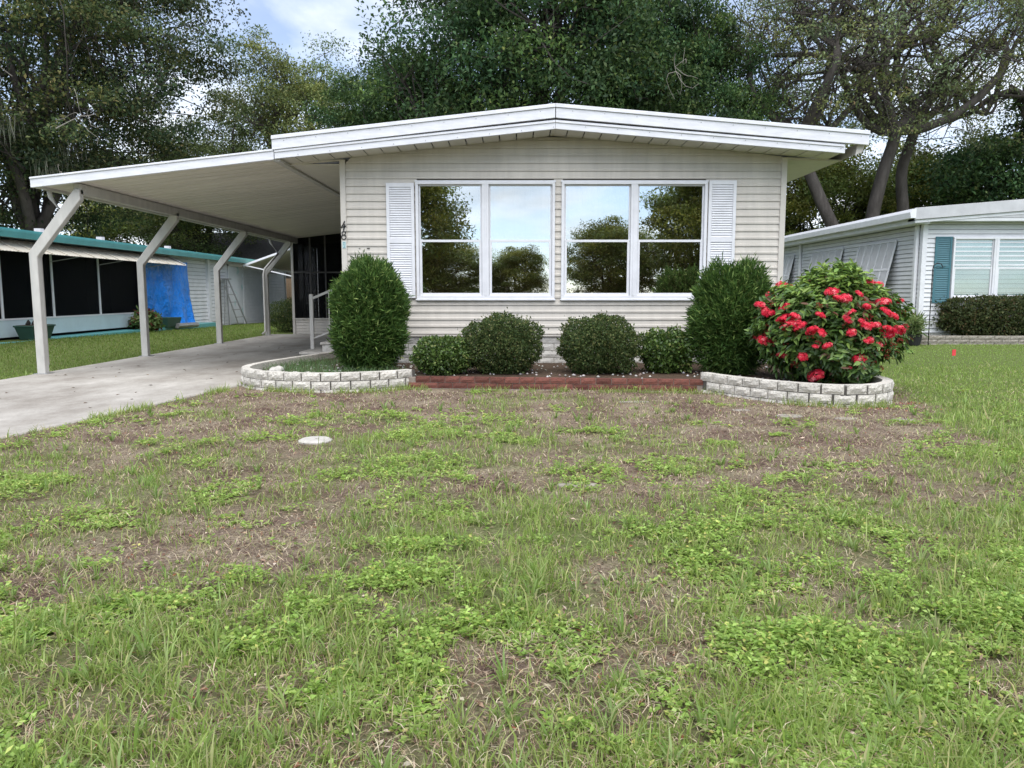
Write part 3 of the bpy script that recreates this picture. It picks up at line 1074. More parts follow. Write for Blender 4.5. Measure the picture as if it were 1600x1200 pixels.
def shrub(name, label, cat, c, rx, ry, z0, z1, n, ln, wd, cols, seed, style, material='shrub', group=None, lump=.10, boxy=2.3):
    """clipped bush: leaves through the outer part of a lumpy superellipsoid, on a few real stems"""
    rs = np.random.RandomState(seed)
    root = thing(name, label, cat, (c[0], c[1], z0), group)
    rz = (z1 - z0) / 2
    zc = (z0 + z1) / 2
    dirs = unit(rs.randn(n, 3))
    e = boxy
    rad = (np.abs(dirs[:, 0]) ** e + np.abs(dirs[:, 1]) ** e + np.abs(dirs[:, 2]) ** e) ** (-1 / e)
    ph = rs.rand(6) * 6.28
    lum = 1 + lump * (.5 * np.sin(dirs[:, 0] * 7 + ph[0] + 2 * dirs[:, 2]) + .5 * np.sin(dirs[:, 2] * 8 + ph[1] + 3 * dirs[:, 1]) + .45 * np.sin(dirs[:, 0] * 17 + dirs[:, 2] * 13 + ph[2]) + .3 * np.sin(dirs[:, 1] * 23 + dirs[:, 2] * 19 + ph[3]))
    depth = rs.rand(n) ** 1.8 * .6
    stray = (rs.rand(n) < .05) * rs.rand(n) * .14
    rr = rad * lum * (1 - depth + stray)
    P = dirs * rr[:, None] * np.array([rx, ry, rz]) + np.array([c[0], c[1], zc])
    # rounder towards the foot
    out = unit(dirs / np.array([rx, ry, rz]))
    P[:, 2] = np.maximum(P[:, 2], z0 + .01)
    if style == 'needle':
        ax = out * .8 + np.array([0, 0, .55]) + rs.randn(n, 3) * .55
        nr = rs.randn(n, 3)
    elif style == 'small':
        ax = out * .7 + rs.randn(n, 3) * .7 + np.array([0, 0, .2])
        nr = out + rs.randn(n, 3) * .6
    else:
        ax = out * .5 + rs.randn(n, 3) * .75
        nr = out + np.array([0, 0, .6]) + rs.randn(n, 3) * .35
    L = ln * (.65 + .7 * rs.rand(n))
    Wd = wd * (.7 + .6 * rs.rand(n))
    V, Q, C = leaf_mesh(P, ax, nr, L, Wd, tint(rs, n, cols), six=(style == 'broad'))
    # fresh shoots that outgrew the last clipping
    ns = max(14, n // 700)
    sd = unit(rs.randn(ns, 3) * np.array([1, 1, .8]) + np.array([0, 0, .35]))
    sr = (np.abs(sd[:, 0]) ** e + np.abs(sd[:, 1]) ** e + np.abs(sd[:, 2]) ** e) ** (-1 / e)
    so_ = sd * sr[:, None] * np.array([rx, ry, rz]) * .97 + np.array([c[0], c[1], zc])
    kk = 9
    t_ = np.tile(np.linspace(0, 1, kk), ns)
    sl_ = np.repeat(.04 + .09 * rs.rand(ns), kk) * (1.5 if style == 'needle' else 1.0)
    dr_ = np.repeat(unit(sd * .6 + np.array([0, 0, .9]) + rs.randn(ns, 3) * .25), kk, axis=0)
    SP = np.repeat(so_, kk, axis=0) + dr_ * (t_ * sl_)[:, None]
    m_ = len(SP)
    V2, Q2, C2 = leaf_mesh(SP, dr_ * .6 + rs.randn(m_, 3) * .6, rs.randn(m_, 3), ln * (.5 + .4 * rs.rand(m_)), wd * (.6 + .4 * rs.rand(m_)), np.clip(tint(rs, m_, [cols[-2], cols[-1]]) * 1.15, 0, 1), six=(style == 'broad'))
    Q = np.concatenate([Q, Q2 + len(V)])
    V, C = np.concatenate([V, V2]), np.concatenate([C, C2])
    np_mesh('crown', V, quads=Q, col=C, material=material, parent=root)
    stm_ = MB()
    r_ = random.Random(seed)
    for i in range(7):
        a = i / 7 * 6.28 + r_.random()
        stm_.tube([(c[0] + .05 * math.cos(a), c[1] + .05 * math.sin(a), z0 - .04), (c[0] + rx * .3 * math.cos(a), c[1] + ry * .3 * math.sin(a), zc - rz * .2), (c[0] + rx * .55 * math.cos(a), c[1] + ry * .55 * math.sin(a), zc + rz * .45)], [.018, .012, .005], 5)
    stm_.build('stems', 'bark', root)
    return root


POD = [(5, (.046, .098, .022)), (4, (.074, .142, .031)), (2, (.120, .200, .048)), (.5, (.32, .42, .13))]
BOX = [(5, (.042, .070, .022)), (4, (.068, .100, .030)), (2, (.115, .145, .048)), (.8, (.18, .18, .07))]
SMALL = [(5, (.045, .085, .018)), (3, (.085, .145, .032)), (1.4, (.17, .25, .06)), (.4, (.28, .31, .11))]
shrub('podocarpus_shrub', 'tall dome-shaped dark green shrub in front of the left shutter', 'shrub', (-2.17, 11.5), .475, .49, .14, 1.72, 34000, .105, .017, POD, 1, 'needle', boxy=2.6, lump=.11)
shrub('boxwood_shrub', 'low rounded glossy-leaved shrub between the tall left shrub and a clipped ball', 'shrub', (-1.03, 10.98), .41, .38, .13, .68, 9000, .042, .028, SMALL, 2, 'small', 'gloss', boxy=2.4)
shrub('boxwood_shrub', 'clipped ball boxwood under the left pair of windows', 'shrub', (-.18, 11.12), .55, .52, .12, .98, 22000, .036, .022, BOX, 3, 'small', boxy=2.35, lump=.095, group='two clipped boxwood balls')
shrub('boxwood_shrub', 'clipped ball boxwood under the right pair of windows', 'shrub', (1.22, 11.12), .58, .52, .12, .96, 22000, .036, .022, BOX, 4, 'small', boxy=2.35, lump=.095, group='two clipped boxwood balls')
shrub('boxwood_shrub', 'small loose bright green shrub right of the clipped boxwood balls', 'shrub', (2.22, 11.2), .40, .38, .12, .76, 7000, .052, .032, SMALL, 5, 'small', 'gloss', boxy=2.1, lump=.14)
shrub('podocarpus_shrub', 'tall pointed dark green shrub left of the red-flowered bush', 'shrub', (3.1, 11.0), .56, .52, .12, 1.70, 30000, .100, .017, POD, 6, 'needle', boxy=2.1, lump=.14)

# red-flowered ixora: whorls of broad leaves and separate flower heads


def ixora():
    rs = np.random.RandomState(12)
    c, r3 = np.array([4.11, 10.05, .86]), np.array([.88, .80, .75])
    root = thing('ixora_bush', 'large rounded bush covered in red flower clusters at the house corner', 'bush', (4.06, 10.05, .13))
    nt = 2300
    dirs = unit(rs.randn(nt, 3))
    lum = 1 + .09 * np.sin(dirs[:, 0] * 6 + 1) + .07 * np.sin(dirs[:, 2] * 9 + dirs[:, 0] * 5) + .05 * rs.randn(nt)
    tip = dirs * (lum * (1 - .42 * rs.rand(nt) ** 1.7))[:, None] * r3 + c
    tip[:, 2] = np.maximum(tip[:, 2], .2)
    per = 9
    T = np.repeat(tip, per, axis=0)
    D = np.repeat(dirs, per, axis=0)
    n = len(T)
    up = unit(D * .8 + np.array([0, 0, .6]))
    ax = unit(rs.randn(n, 3))
    ax = unit(ax - up * (ax * up).sum(1)[:, None] * .75 + up * .25)
    P = T + rs.randn(n, 3) * .022 - up * (rs.rand(n, 1) * .07)
    cols = tint(rs, n, [(5, (.048, .098, .022)), (4, (.095, .175, .036)), (2.8, (.18, .29, .065)), (.6, (.16, .08, .045))])
    topm = (D[:, 2] > .55) & (rs.rand(n) < .55)          # leaves on top tinted a brighter yellow-green
    cols[topm] = tint(rs, topm.sum(), [(1, (.27, .40, .085)), (1, (.18, .29, .06))])
    V, Q, C = leaf_mesh(P, ax, up + rs.randn(n, 3) * .25, .075 + .06 * rs.rand(n), .034 + .02 * rs.rand(n), cols, six=True)
    np_mesh('crown', V, quads=Q, col=C, material='gloss', parent=root)
    s_ = MB()
    r_ = random.Random(4)
    for i in range(14):
        a = i / 14 * 6.28
        e = Vector((4.06 + .75 * math.cos(a), 10.05 + .6 * math.sin(a), 1.0 + .4 * r_.random()))
        s_.tube([(4.06 + .1 * math.cos(a), 10.05 + .1 * math.sin(a), .1), (4.06 + .4 * math.cos(a), 10.05 + .33 * math.sin(a), .55), e], [.016, .012, .005], 5)
    s_.build('stems', 'bark', root)
    heads = []
    for v in range(4):
        q = np.random.RandomState(50 + v)
        k = 120
        dd = unit(q.randn(k, 3))
        dd[:, 2] = np.abs(dd[:, 2]) * .9 - .2
        dd = unit(dd)
        ctr = dd * (np.array([.074, .066, .056]) * (.55 + .6 * q.rand(k, 1)))
        Vs, Qs, Cs = [], [], []
        t1 = unit(np.cross(dd, q.randn(k, 3)))
        t2 = np.cross(dd, t1)
        base = tint(q, k, [(4, (.78, .035, .075)), (3, (.84, .09, .13)), (1.4, (.56, .02, .045)), (1.3, (.92, .28, .30))], .12)
        for j, ax_ in enumerate((t1, t2, -t1, -t2)):
            V_, Q_, C_ = leaf_mesh(ctr, ax_ + dd * .25, dd, np.full(k, .024), np.full(k, .014), base)
            Qs.append(Q_ + sum(len(x) for x in Vs))
            Vs.append(V_)
            Cs.append(C_)
        o = np_mesh('flower_cluster', np.concatenate(Vs), quads=np.concatenate(Qs), col=np.concatenate(Cs), material='petal', off=(0, 0, 0))
        heads.append(o.data)
        bpy.data.objects.remove(o)
    pos = [(4.3, 1.42), (3.85, 1.31), (3.96, 1.22), (4.02, 1.24), (4.18, 1.29), (4.28, 1.13), (4.48, 1.19), (4.52, 1.07), (4.69, 1.2), (3.24, 1.13), (2.98, 1.15), (3.05, 1.07), (3.10, 1.05), (3.24, 1.0), (3.41, 1.0), (3.36, .92), (3.51, .92), (3.34, .87), (3.43, .95), (3.28, .96), (3.47, .88), (3.72, 1.03), (4.06, .99), (4.10, 1.05), (3.63, .84), (3.75, .82), (4.23, .96), (4.28, .9), (4.56, .83), (4.69, .85), (4.38, .9), (4.11, .82), (3.06, .73), (3.68, .65), (3.83, .65), (4.34, .73), (4.29, .71), (4.46, .67), (3.26, .54), (3.53, .52), (4.23, .49), (4.11, .37), (3.7, .29), (4.16, .19), (4.62, 1.02)]
    r_ = random.Random(9)
    for i, (X, Zz) in enumerate(pos):
        # settle each flower head on the rounded front of the bush
        Y = 9.4
        for _ in range(6):
            x_, z_ = X * Y / 9.4, 1.3 + (Zz - 1.3) * Y / 9.4
            u = ((x_ - c[0]) / r3[0]) ** 2 + ((z_ - c[2]) / r3[2]) ** 2
            Y = c[1] - r3[1] * math.sqrt(max(.02, 1 - min(u, .98))) - .06
        s = r_.uniform(.58, 1.18)
        o = piece('flower_cluster', heads[i % 4], root, (x_, Y, z_), rotz=r_.random() * 6, scale=(s * r_.uniform(.9, 1.3), s, s * r_.uniform(.6, .95)), tilt=(r_.uniform(.1, .9), r_.uniform(-.5, .5)))
    bud = []
    for v in range(2):                                    # buds and spent heads, darker and smaller
        q = np.random.RandomState(70 + v)
        k = 46
        dd = unit(q.randn(k, 3) + np.array([0, 0, .6]))
        V_, Q_, C_ = leaf_mesh(dd * .022, dd + q.randn(k, 3) * .2, q.randn(k, 3), np.full(k, .026), np.full(k, .007), tint(q, k, [(3, (.42, .03, .04)), (2, (.30, .10, .05)), (1, (.62, .12, .12))], .2))
        o = np_mesh('bud_cluster', V_, quads=Q_, col=C_, material='petal', off=(0, 0, 0))
        bud.append(o.data)
        bpy.data.objects.remove(o)
    for i in range(46):
        a = r_.uniform(PI * 1.05, PI * 1.95)
        zz = r_.uniform(-.75, .6)
        w = math.sqrt(1 - zz * zz) * 1.02
        piece('bud_cluster', bud[i % 2], root, (c[0] + r3[0] * w * math.cos(a), c[1] + r3[1] * w * math.sin(a), c[2] + r3[2] * zz), rotz=r_.random() * 6, scale=[r_.uniform(.7, 1.3)] * 3)
    for i in range(26):                                   # the sides and back, seen only from elsewhere
        a = r_.uniform(0, PI)
        zz = r_.uniform(-.4, .75)
        w = math.sqrt(1 - zz * zz)
        piece('flower_cluster', heads[i % 4], root, (c[0] + r3[0] * w * math.cos(a) * 1.03, c[1] + r3[1] * w * math.sin(a) * 1.03, c[2] + r3[2] * zz), rotz=r_.random() * 6, scale=(.9, .9, .9))
    return root


ixora()

# ------------------------------------------------------------------ trees


def tubes_np(paths, sides=7):
    V, Q = [], []
    base = 0
    for pts, rad in paths:
        pts, rad = np.asarray(pts, float), np.asarray(rad, float)
        n = len(pts)
        d = unit(np.gradient(pts, axis=0))
        ref = np.array([0.31, .95, .05]) if abs(d[:, 2]).mean() > .5 else np.array([0, 0, 1.0])
        a = unit(np.cross(d, ref))
        b = np.cross(d, a)
        k = sides if rad[0] > .05 else 4
        t = np.arange(k) * 2 * PI / k
        ring = pts[:, None] + rad[:, None, None] * (a[:, None] * np.cos(t)[None, :, None] + b[:, None] * np.sin(t)[None, :, None])
        V.append(ring.reshape(-1, 3))
        i = np.arange(n - 1)[:, None] * k
        j = np.arange(k)[None]
        Q.append((base + np.stack([i + j, i + (j + 1) % k, i + k + (j + 1) % k, i + k + j], -1)).reshape(-1, 4))
        base += n * k
    return np.concatenate(V), np.concatenate(Q)


def curve_path(p, q, rs, bend, n, sag=0.0):
    t = np.linspace(0, 1, n)[:, None]
    L = np.linalg.norm(q - p)
    off = rs.randn(3) * bend * L
    off2 = rs.randn(3) * bend * L * .5
    return p + (q - p) * t + off * np.sin(t * PI) + off2 * np.sin(t * 2 * PI) + np.array([0, 0, -sag * L]) * np.sin(t * PI)


def make_tree(name, label, loc, seed, H, RX, RY, zlow, trunk_r, fork, tips, leaves, ln, wd, sig, cols, trunk=None, prim=None, nsec=5, group=None, lump=.18, moss=0, bend=.10, dead=0, fill=.45, flat=.5):
    """trunk -> main limbs -> boughs -> twigs, every twig carrying its own clump of leaves"""
    rs = np.random.RandomState(seed)
    root = thing(name, label, 'tree', loc, group)
    zc, rz = (zlow + H) / 2, (H - zlow) / 2
    dirs = unit(rs.randn(tips, 3))
    lum = 1 + lump * (np.sin(dirs[:, 0] * 5 + seed) + np.sin(dirs[:, 1] * 5 + 2 * seed) + np.sin(dirs[:, 2] * 6 + dirs[:, 0] * 4 + seed)) / 1.7
    rr = lum * (fill + (1 - fill) * rs.rand(tips) ** .6)
    T = dirs * rr[:, None] * np.array([RX, RY, rz]) + np.array([0, 0, zc])
    T[:, 2] = np.maximum(T[:, 2], zlow - .4 + rs.rand(tips) * .8)
    paths = []
    if trunk is None:
        trunk = [np.array([0, 0, -.2]), np.array([rs.randn() * .25, rs.randn() * .2, fork * .5]), np.array([rs.randn() * .4, rs.randn() * .3, fork])]
    trunk = [np.array(p, float) for p in trunk]
    tp = np.concatenate([np.linspace(trunk[i], trunk[i + 1], 5, endpoint=False) for i in range(len(trunk) - 1)] + [trunk[-1][None]])
    tp[1:-1] += rs.randn(len(tp) - 2, 3) * trunk_r * .16
    for _ in range(2):
        tp[1:-1] = (tp[:-2] + 2 * tp[1:-1] + tp[2:]) / 4
    rad = np.linspace(trunk_r, trunk_r * .72, len(tp))
    rad[0] *= 1.45
    rad[1] *= 1.15
    paths.append((tp, rad))
    F = tp[-1]
    if prim is None:
        k = 6
        ang = np.arange(k) / k * 6.28 + rs.rand(k) * .7
        prim = [np.array([RX * .42 * math.cos(a), RY * .42 * math.sin(a), zc + rz * rs.uniform(-.25, .35)]) for a in ang] + [np.array([0, 0, zc + rz * .35])]
    prim = np.array(prim, float)
    own = np.argmin(((T[:, None] - prim[None]) ** 2).sum(-1), 1)
    for i, pc in enumerate(prim):
        mine = T[own == i]
        if len(mine) == 0:
            continue
        r0 = trunk_r * (.62 if len(prim) > 3 else .7)
        pth = curve_path(F, pc, rs, bend, 8)
        paths.append((pth, np.linspace(r0, r0 * .5, 8)))
        ns = max(2, min(nsec, len(mine) // 4))
        cen = mine[rs.choice(len(mine), min(ns, len(mine)), replace=False)] * .7 + pc * .3
        o2 = np.argmin(((mine[:, None] - cen[None]) ** 2).sum(-1), 1)
        for j, sc in enumerate(cen):
            sub = mine[o2 == j]
            st_ = pth[rs.randint(4, 8)]
            p2 = curve_path(st_, sc, rs, bend * 1.2, 7)
            paths.append((p2, np.linspace(r0 * .42, r0 * .16, 7)))
            for q in sub:
                s0 = p2[rs.randint(2, 7)]
                paths.append((curve_path(s0, q, rs, bend * 1.3, 5), np.linspace(r0 * .15, .012, 5)))
    V, Q = tubes_np(paths)
    L0 = np.array(loc)
    np_mesh('trunk', V + L0, quads=Q, material='bark', parent=root, smooth=True)
    per = leaves // tips
    n = per * tips
    cc = np.repeat(T, per, axis=0)
    clump = np.repeat(np.array([1.15, 1., .8]) ** (rs.rand(tips, 1) * 2 - 1) * (.62 + .85 * rs.rand(tips, 1)), per, axis=0)
    size = np.repeat(.6 + .8 * rs.rand(tips), per)[:, None]
    P = cc + np.clip(rs.randn(n, 3), -1.7, 1.7) * np.array([sig, sig, sig * flat]) * size
    nr = rs.randn(n, 3) * .7 + np.array([0, -.25, 1.1])
    C = np.clip(tint(rs, n, cols, .12) * clump * 1.12, 0, 1)
    V, Q, C = leaf_mesh(P + L0, rs.randn(n, 3) + np.array([0, 0, -.15]), nr, ln * (.6 + .8 * rs.rand(n)), wd * (.6 + .8 * rs.rand(n)), C)
    np_mesh('crown', V, quads=Q, col=C, material='leaf', parent=root)
    if dead:
        dp = []
        for i in range(dead):
            s0 = T[rs.randint(tips)] * np.array([1, .0, 1]) + np.array([0, -RY * .85, 0])
            s0[2] = zlow + rs.rand() * rz * 1.3
            d_ = unit(rs.randn(1, 3))[0] * np.array([1, .3, .7])
            m_ = curve_path(s0, s0 + d_ * 2.2, rs, .15, 7)
            dp.append((m_, np.linspace(.022, .010, 7)))
            for k in range(5):
                q = m_[rs.randint(2, 7)]
                dp.append((curve_path(q, q + rs.randn(3) * .6, rs, .2, 5), np.linspace(.012, .006, 5)))
        V, Q = tubes_np(dp)
        tag(np_mesh('bare_twigs', V + L0, quads=Q, material='deadwood', parent=root), kind='stuff')
    if moss:
        q = rs.choice(tips, moss)
        Vs, Qs, Cs = [], [], []
        for k in q:
            p = T[k]
            m_ = 40
            a = p + rs.randn(m_, 3) * np.array([.35, .35, .2])
            l = .6 + rs.rand(m_) * 1.1
            V_, Q_, C_ = leaf_mesh(a, np.array([[0, 0, -1.]]) + rs.randn(m_, 3) * .12, rs.randn(m_, 3), l, .015 + .025 * rs.rand(m_), tint(rs, m_, [(1, (.13, .14, .10)), (1, (.19, .20, .15))]), fold=.02)
            Qs.append(Q_ + len(Vs) * m_ * 4)
            Vs.append(V_)
            Cs.append(C_)
        tag(np_mesh('hanging_moss', np.concatenate(Vs) + L0, quads=np.concatenate(Qs), col=np.concatenate(Cs), material='litter', parent=root), kind='stuff')
    return root


def copy_tree(root, loc, rotz, scale, label, group=None):
    r = root.copy()
    COL.objects.link(r)
    r.location, r.rotation_euler, r.scale = loc, (0, 0, rotz), scale
    r['label'] = label
    if group:
        r['group'] = group
    for ch in root.children:
        c = ch.copy()
        COL.objects.link(c)
        c.parent = r
    return r


DARK = [(5, (.028, .058, .020)), (4, (.045, .088, .028)), (2, (.075, .130, .040)), (.5, (.12, .16, .06))]
OLIVE = [(4, (.095, .130, .042)), (4, (.140, .175, .060)), (2, (.20, .235, .095)), (1, (.07, .095, .035))]
OAK = [(4, (.105, .135, .050)), (4, (.150, .185, .075)), (2, (.22, .25, .12)), (.6, (.15, .12, .07))]
LIGHT = [(4, (.11, .14, .030)), (4, (.16, .19, .042)), (2, (.22, .24, .065)), (1, (.07, .095, .025))]

tl = make_tree('live_oak', 'huge dark live oak hung with moss at the far left behind the teal-trimmed house', (-22.6, 38, 0), 3, 21, 7.1, 7.0, 3.4, .45, 4.0, 430, 140000, .185, .10, .66, [(4, (.034, .056, .022)), (3, (.055, .082, .030)), (1.6, (.10, .115, .042)), (1, (.14, .14, .06))], moss=22, dead=10, lump=.14)
tc_ = make_tree('shade_tree', 'broad dark green tree rising behind the middle of the roof', (1.0, 36, 0), 7, 18, 7.2, 6.2, 4.4, .55, 4.2, 430, 138000, .19, .105, .66, DARK, dead=5, lump=.12,
                prim=[(-3.4, 0, 8.5), (-1.6, 0, 10.5), (.6, .4, 11.5), (2.6, 0, 9.5), (4.6, 0, 9.0), (-4.6, .5, 9.0), (0, 3, 10), (0, -3, 9.5)])
copy_tree(tc_, (-5.6, 40.5, 0), 2.2, (.62, .8, .72), 'dark green tree behind the left end of the roof')
copy_tree(tc_, (7.8, 38.5, 0), 4.0, (.60, .72, .86), 'dark green tree behind the right slope of the roof')
to = make_tree('olive_tree', 'olive-green open tree standing against the sky left of the roof', (-14.2, 50, 0), 11, 17.0, 4.3, 4.5, 4.5, .38, 5.5, 280, 62000, .17, .085, .55, OLIVE, lump=.2)
copy_tree(to, (-20.5, 51, 0), 1.3, (1.05, 1, .70), 'olive-green tree between the dark live oak and the sky')
copy_tree(to, (-9.0, 57, 0), 2.6, (1.0, 1, .84), 'olive-green tree behind the screened porch roof')

# open-crowned oaks on the right with bare limbs showing
o1 = make_tree('open_oak', 'open-crowned oak with forked grey trunk right of the roof end', (17.2, 38, 0), 21, 20, 8.2, 6.5, 8.6, .37, 8.8, 330, 25000, .155, .075, .46, OAK, trunk=[(0, 0, -.2), (-.05, 0, 3.5), (.45, 0, 7.0), (1.1, 0, 9.0)],
               prim=[(-2.2, -1, 11.8), (-5, 0, 12.5), (1.7, 0, 14.5), (3.6, 0, 12.2), (5.6, .5, 13.0), (-.5, 1, 16.5), (2, 2, 16.5)], bend=.15, lump=.22, fill=.68, flat=.38)
o2 = make_tree('open_oak', 'oak with a leaning trunk just past the right end of the roof', (16.1, 37, 0), 23, 17.5, 6.0, 5.0, 8.2, .35, 8.0, 190, 13500, .155, .075, .46, OAK, trunk=[(.2, 0, -.2), (-.6, 0, 3.6), (-1.9, 0, 6.0), (-2.9, 0, 8.4)],
               prim=[(-3.4, 0, 11.5), (-5.2, 0, 12), (-1.5, 0, 12.6), (-3, 1, 14.5), (.8, 0, 12)], bend=.15, lump=.22, fill=.68, flat=.38)
o3 = make_tree('open_oak', 'oak with an upright trunk close behind the forked oak', (19.9, 40, 0), 25, 19.5, 7.0, 6.0, 8.8, .34, 9.4, 170, 11500, .155, .075, .46, OAK, trunk=[(0, 0, -.2), (.15, 0, 4.0), (-.35, 0, 7.2), (.3, 0, 9.6)], prim=[(2.2, 0, 12), (4.6, 0, 13), (.4, 0, 14), (-2.2, 0, 13), (2.5, 1, 16)], bend=.14, lump=.2, fill=.68, flat=.38)
copy_tree(o3, (28, 41, 0), 2.5, (1, 1, 1.02), 'oak at the far right edge behind the white house')
us = make_tree('understory_tree', 'yellow-green bushy tree low behind the oak trunks', (19.0, 47, 0), 31, 10.2, 4.2, 3.6, .8, .16, 2.0, 210, 62000, .18, .10, .52, LIGHT, lump=.16)
copy_tree(us, (13.6, 50, 0), 1.2, (.95, 1, .92), 'yellow-green bushy tree beside the right end of the roof', )
copy_tree(us, (24.4, 47, 0), 3.0, (1, 1, 1.0), 'yellow-green bushy tree between the oaks and the dark thicket')
ds = make_tree('dark_thicket', 'dark green dense low tree behind the right neighbour roof', (26.8, 42, 0), 33, 10.6, 4.6, 4.0, .6, .2, 2.0, 220, 44000, .23, .13, .65, DARK, lump=.16)
copy_tree(ds, (34.5, 44, 0), 2.0, (1.1, 1, .96), 'dark green dense low tree at the right picture edge')
# trees beyond the far left gaps
copy_tree(us, (-27, 56, 0), .5, (1.2, 1.2, .8), 'bushy tree glimpsed between the carport posts')
# trees across the road behind the viewer, mirrored in the windows
copy_tree(us, (-7.6, -19.5, 0), .4, (1.08, 1, .98), 'tall tree across the road mirrored in the left window')
copy_tree(us, (-4.3, -23.5, 0), 2.4, (.72, .7, .44), 'low tree across the road mirrored in the left window')
copy_tree(us, (.1, -24.5, 0), 4.4, (.46, .5, .42), 'small tree across the road mirrored between the windows')
copy_tree(us, (6.0, -23.5, 0), 1.9, (.82, .8, .58), 'rounded tree across the road mirrored in the right window')
copy_tree(us, (11.6, -20.0, 0), 5.1, (1.05, 1, .92), 'tall tree across the road mirrored in the right window')

# ------------------------------------------------------------------ left neighbour
NX = -12.0
nl = thing('neighbor_house', 'teal-trimmed white house with dark screens beyond the driveway', 'house', (NX, 28, 0))
GZ = lambda y: float(np.interp(y, [14, 18, 39, 60], [.16, .2, -.12, -.15]))
MB().prism([(NX - .4, 2.60), (NX + .42, 2.60), (NX + .42, 2.75), (NX - 3.5, 3.08), (NX - 7.4, 2.75), (NX - 7.4, 2.6)], 13.0, 41.0).build('roof', 'roofgrey', nl)
MB().prism([(NX + .42, 2.57), (NX + .50, 2.57), (NX + .53, 2.70), (NX + .53, 2.735), (NX + .42, 2.735)], 13.0, 41.0).build('gutter', 'teal', nl)
MB().box(NX + .425, NX + .47, 13.0, 41.0, 2.737, 2.775).build('fascia', 'teal', nl)
MB().box(NX - 7.2, NX - .3, 13.2, 13.3, 0, 2.65).build('front_wall', 'nwhite', nl)
MB().box(NX - 7.2, NX - .02, 40.45, 40.55, -.3, 2.65).build('rear_wall', 'nwhite', nl)
MB().box(NX - 7.2, NX - 7.1, 13.3, 40.4, -.3, 2.65).build('side_wall', 'nwhite', nl)
MB().box(NX - 2.9, NX - 2.8, 13.3, 40.4, 0, 2.65).build('inner_wall', 'dark', nl)
MB().box(NX - 2.8, NX - .05, 13.3, 25.1, .1, .2).build('porch_floor', 'dark', nl)
MB().box(NX - .02, NX + .02, 13.3, 25.1, .26, .66).build('knee_panel', 'paleblue', nl)
MB().box(NX - .05, NX + .03, 13.3, 25.1, .66, .70).build('knee_cap', 'white', nl)
for y in (13.3, 16.1, 18.0, 20.02, 22.27, 25.05):
    MB().box(NX - .03, NX + .03, y, y + .06, .70, 2.55).build('screen_post', 'white', nl)
for a, b in ((13.36, 16.1), (16.16, 18.0), (18.06, 20.02), (20.08, 22.27), (22.33, 25.05)):
    MB().box(NX - .006, NX + .0, a, b, .70, 2.55).build('screen', 'nscreen', nl)
for y in (23.3, 24.6):
    MB().box(NX - .9, NX - .86, y, y + .05, .2, 2.5).build('inner_post', 'white', nl)
MB().box(NX - .9, NX - .86, 23.3, 24.6, 1.3, 1.34).build('inner_rail', 'white', nl)
lap_wall('siding', 'nwhite', nl, x=NX - .06, a=25.12, b=30.2, z0=.0, z1=2.6, pitch=.14)
MB().box(NX - .06, NX + .05, 30.2, 30.42, 0, 2.6).build('corner_trim', 'nwhite', nl)
lap_wall('siding', 'nwhite', nl, x=NX - .02, a=30.42, b=32.3, z0=-.1, z1=2.6, pitch=.14)
lap_wall('siding', 'nwhite', nl, x=NX - .02, a=34.3, b=40.4, z0=-.1, z1=2.6, pitch=.14)
MB().box(NX - .04, NX + .03, 40.35, 40.47, -.2, 2.6).build('corner_trim', 'nwhite', nl)
MB().box(NX - .1, NX - .04, 32.3, 34.3, -.2, 2.6).build('door_surround', 'nwhite', nl)
dm = mat('stained door', (0.70, 0.72, 0.74), .5, .05, 2)
dt = dm.node_tree
# faded teal smears left on the old door paint
dn = N(dt, 'ShaderNodeTexNoise')
dn.inputs['Scale'].default_value = 1.7
dn.inputs['Detail'].default_value = 5
dgm = N(dt, 'ShaderNodeNewGeometry')
dt.links.new(dgm.outputs['Position'], dn.inputs['Vector'])
drr = N(dt, 'ShaderNodeMapRange')
drr.inputs['From Min'].default_value = .60
drr.inputs['From Max'].default_value = .72
dt.links.new(dn.outputs[0], drr.inputs['Value'])
dmx = N(dt, 'ShaderNodeMix', data_type='RGBA')
dmx.inputs['B'].default_value = (.18, .52, .50, 1)
dt.links.new(drr.outputs[0], dmx.inputs['Factor'])
pb = dt.nodes['Principled BSDF']
src = pb.inputs['Base Color'].links[0].from_socket
dt.links.new(src, dmx.inputs['A'])
dt.links.new(dmx.outputs['Result'], pb.inputs['Base Color'])
M['door'] = dm
dr = MB().box(NX - .05, NX + .0, 32.5, 34.1, .0, 2.42).build('door', 'door', nl, bevel=.01)
MB().box(NX - .03, NX + .02, 32.38, 32.49, -.05, 2.5).box(NX - .03, NX + .02, 34.11, 34.22, -.05, 2.5).box(NX - .03, NX + .02, 32.38, 34.22, 2.43, 2.52).build('door_frame', 'white', nl)
MB().box(NX - .6, NX + .62, 16.5, 29.5, .0, .19).build('slab', 'teal', nl)
MB().box(NX - .05, NX + .5, 38.2, 39.6, -.2, .28).build('block_step', 'stone', nl)
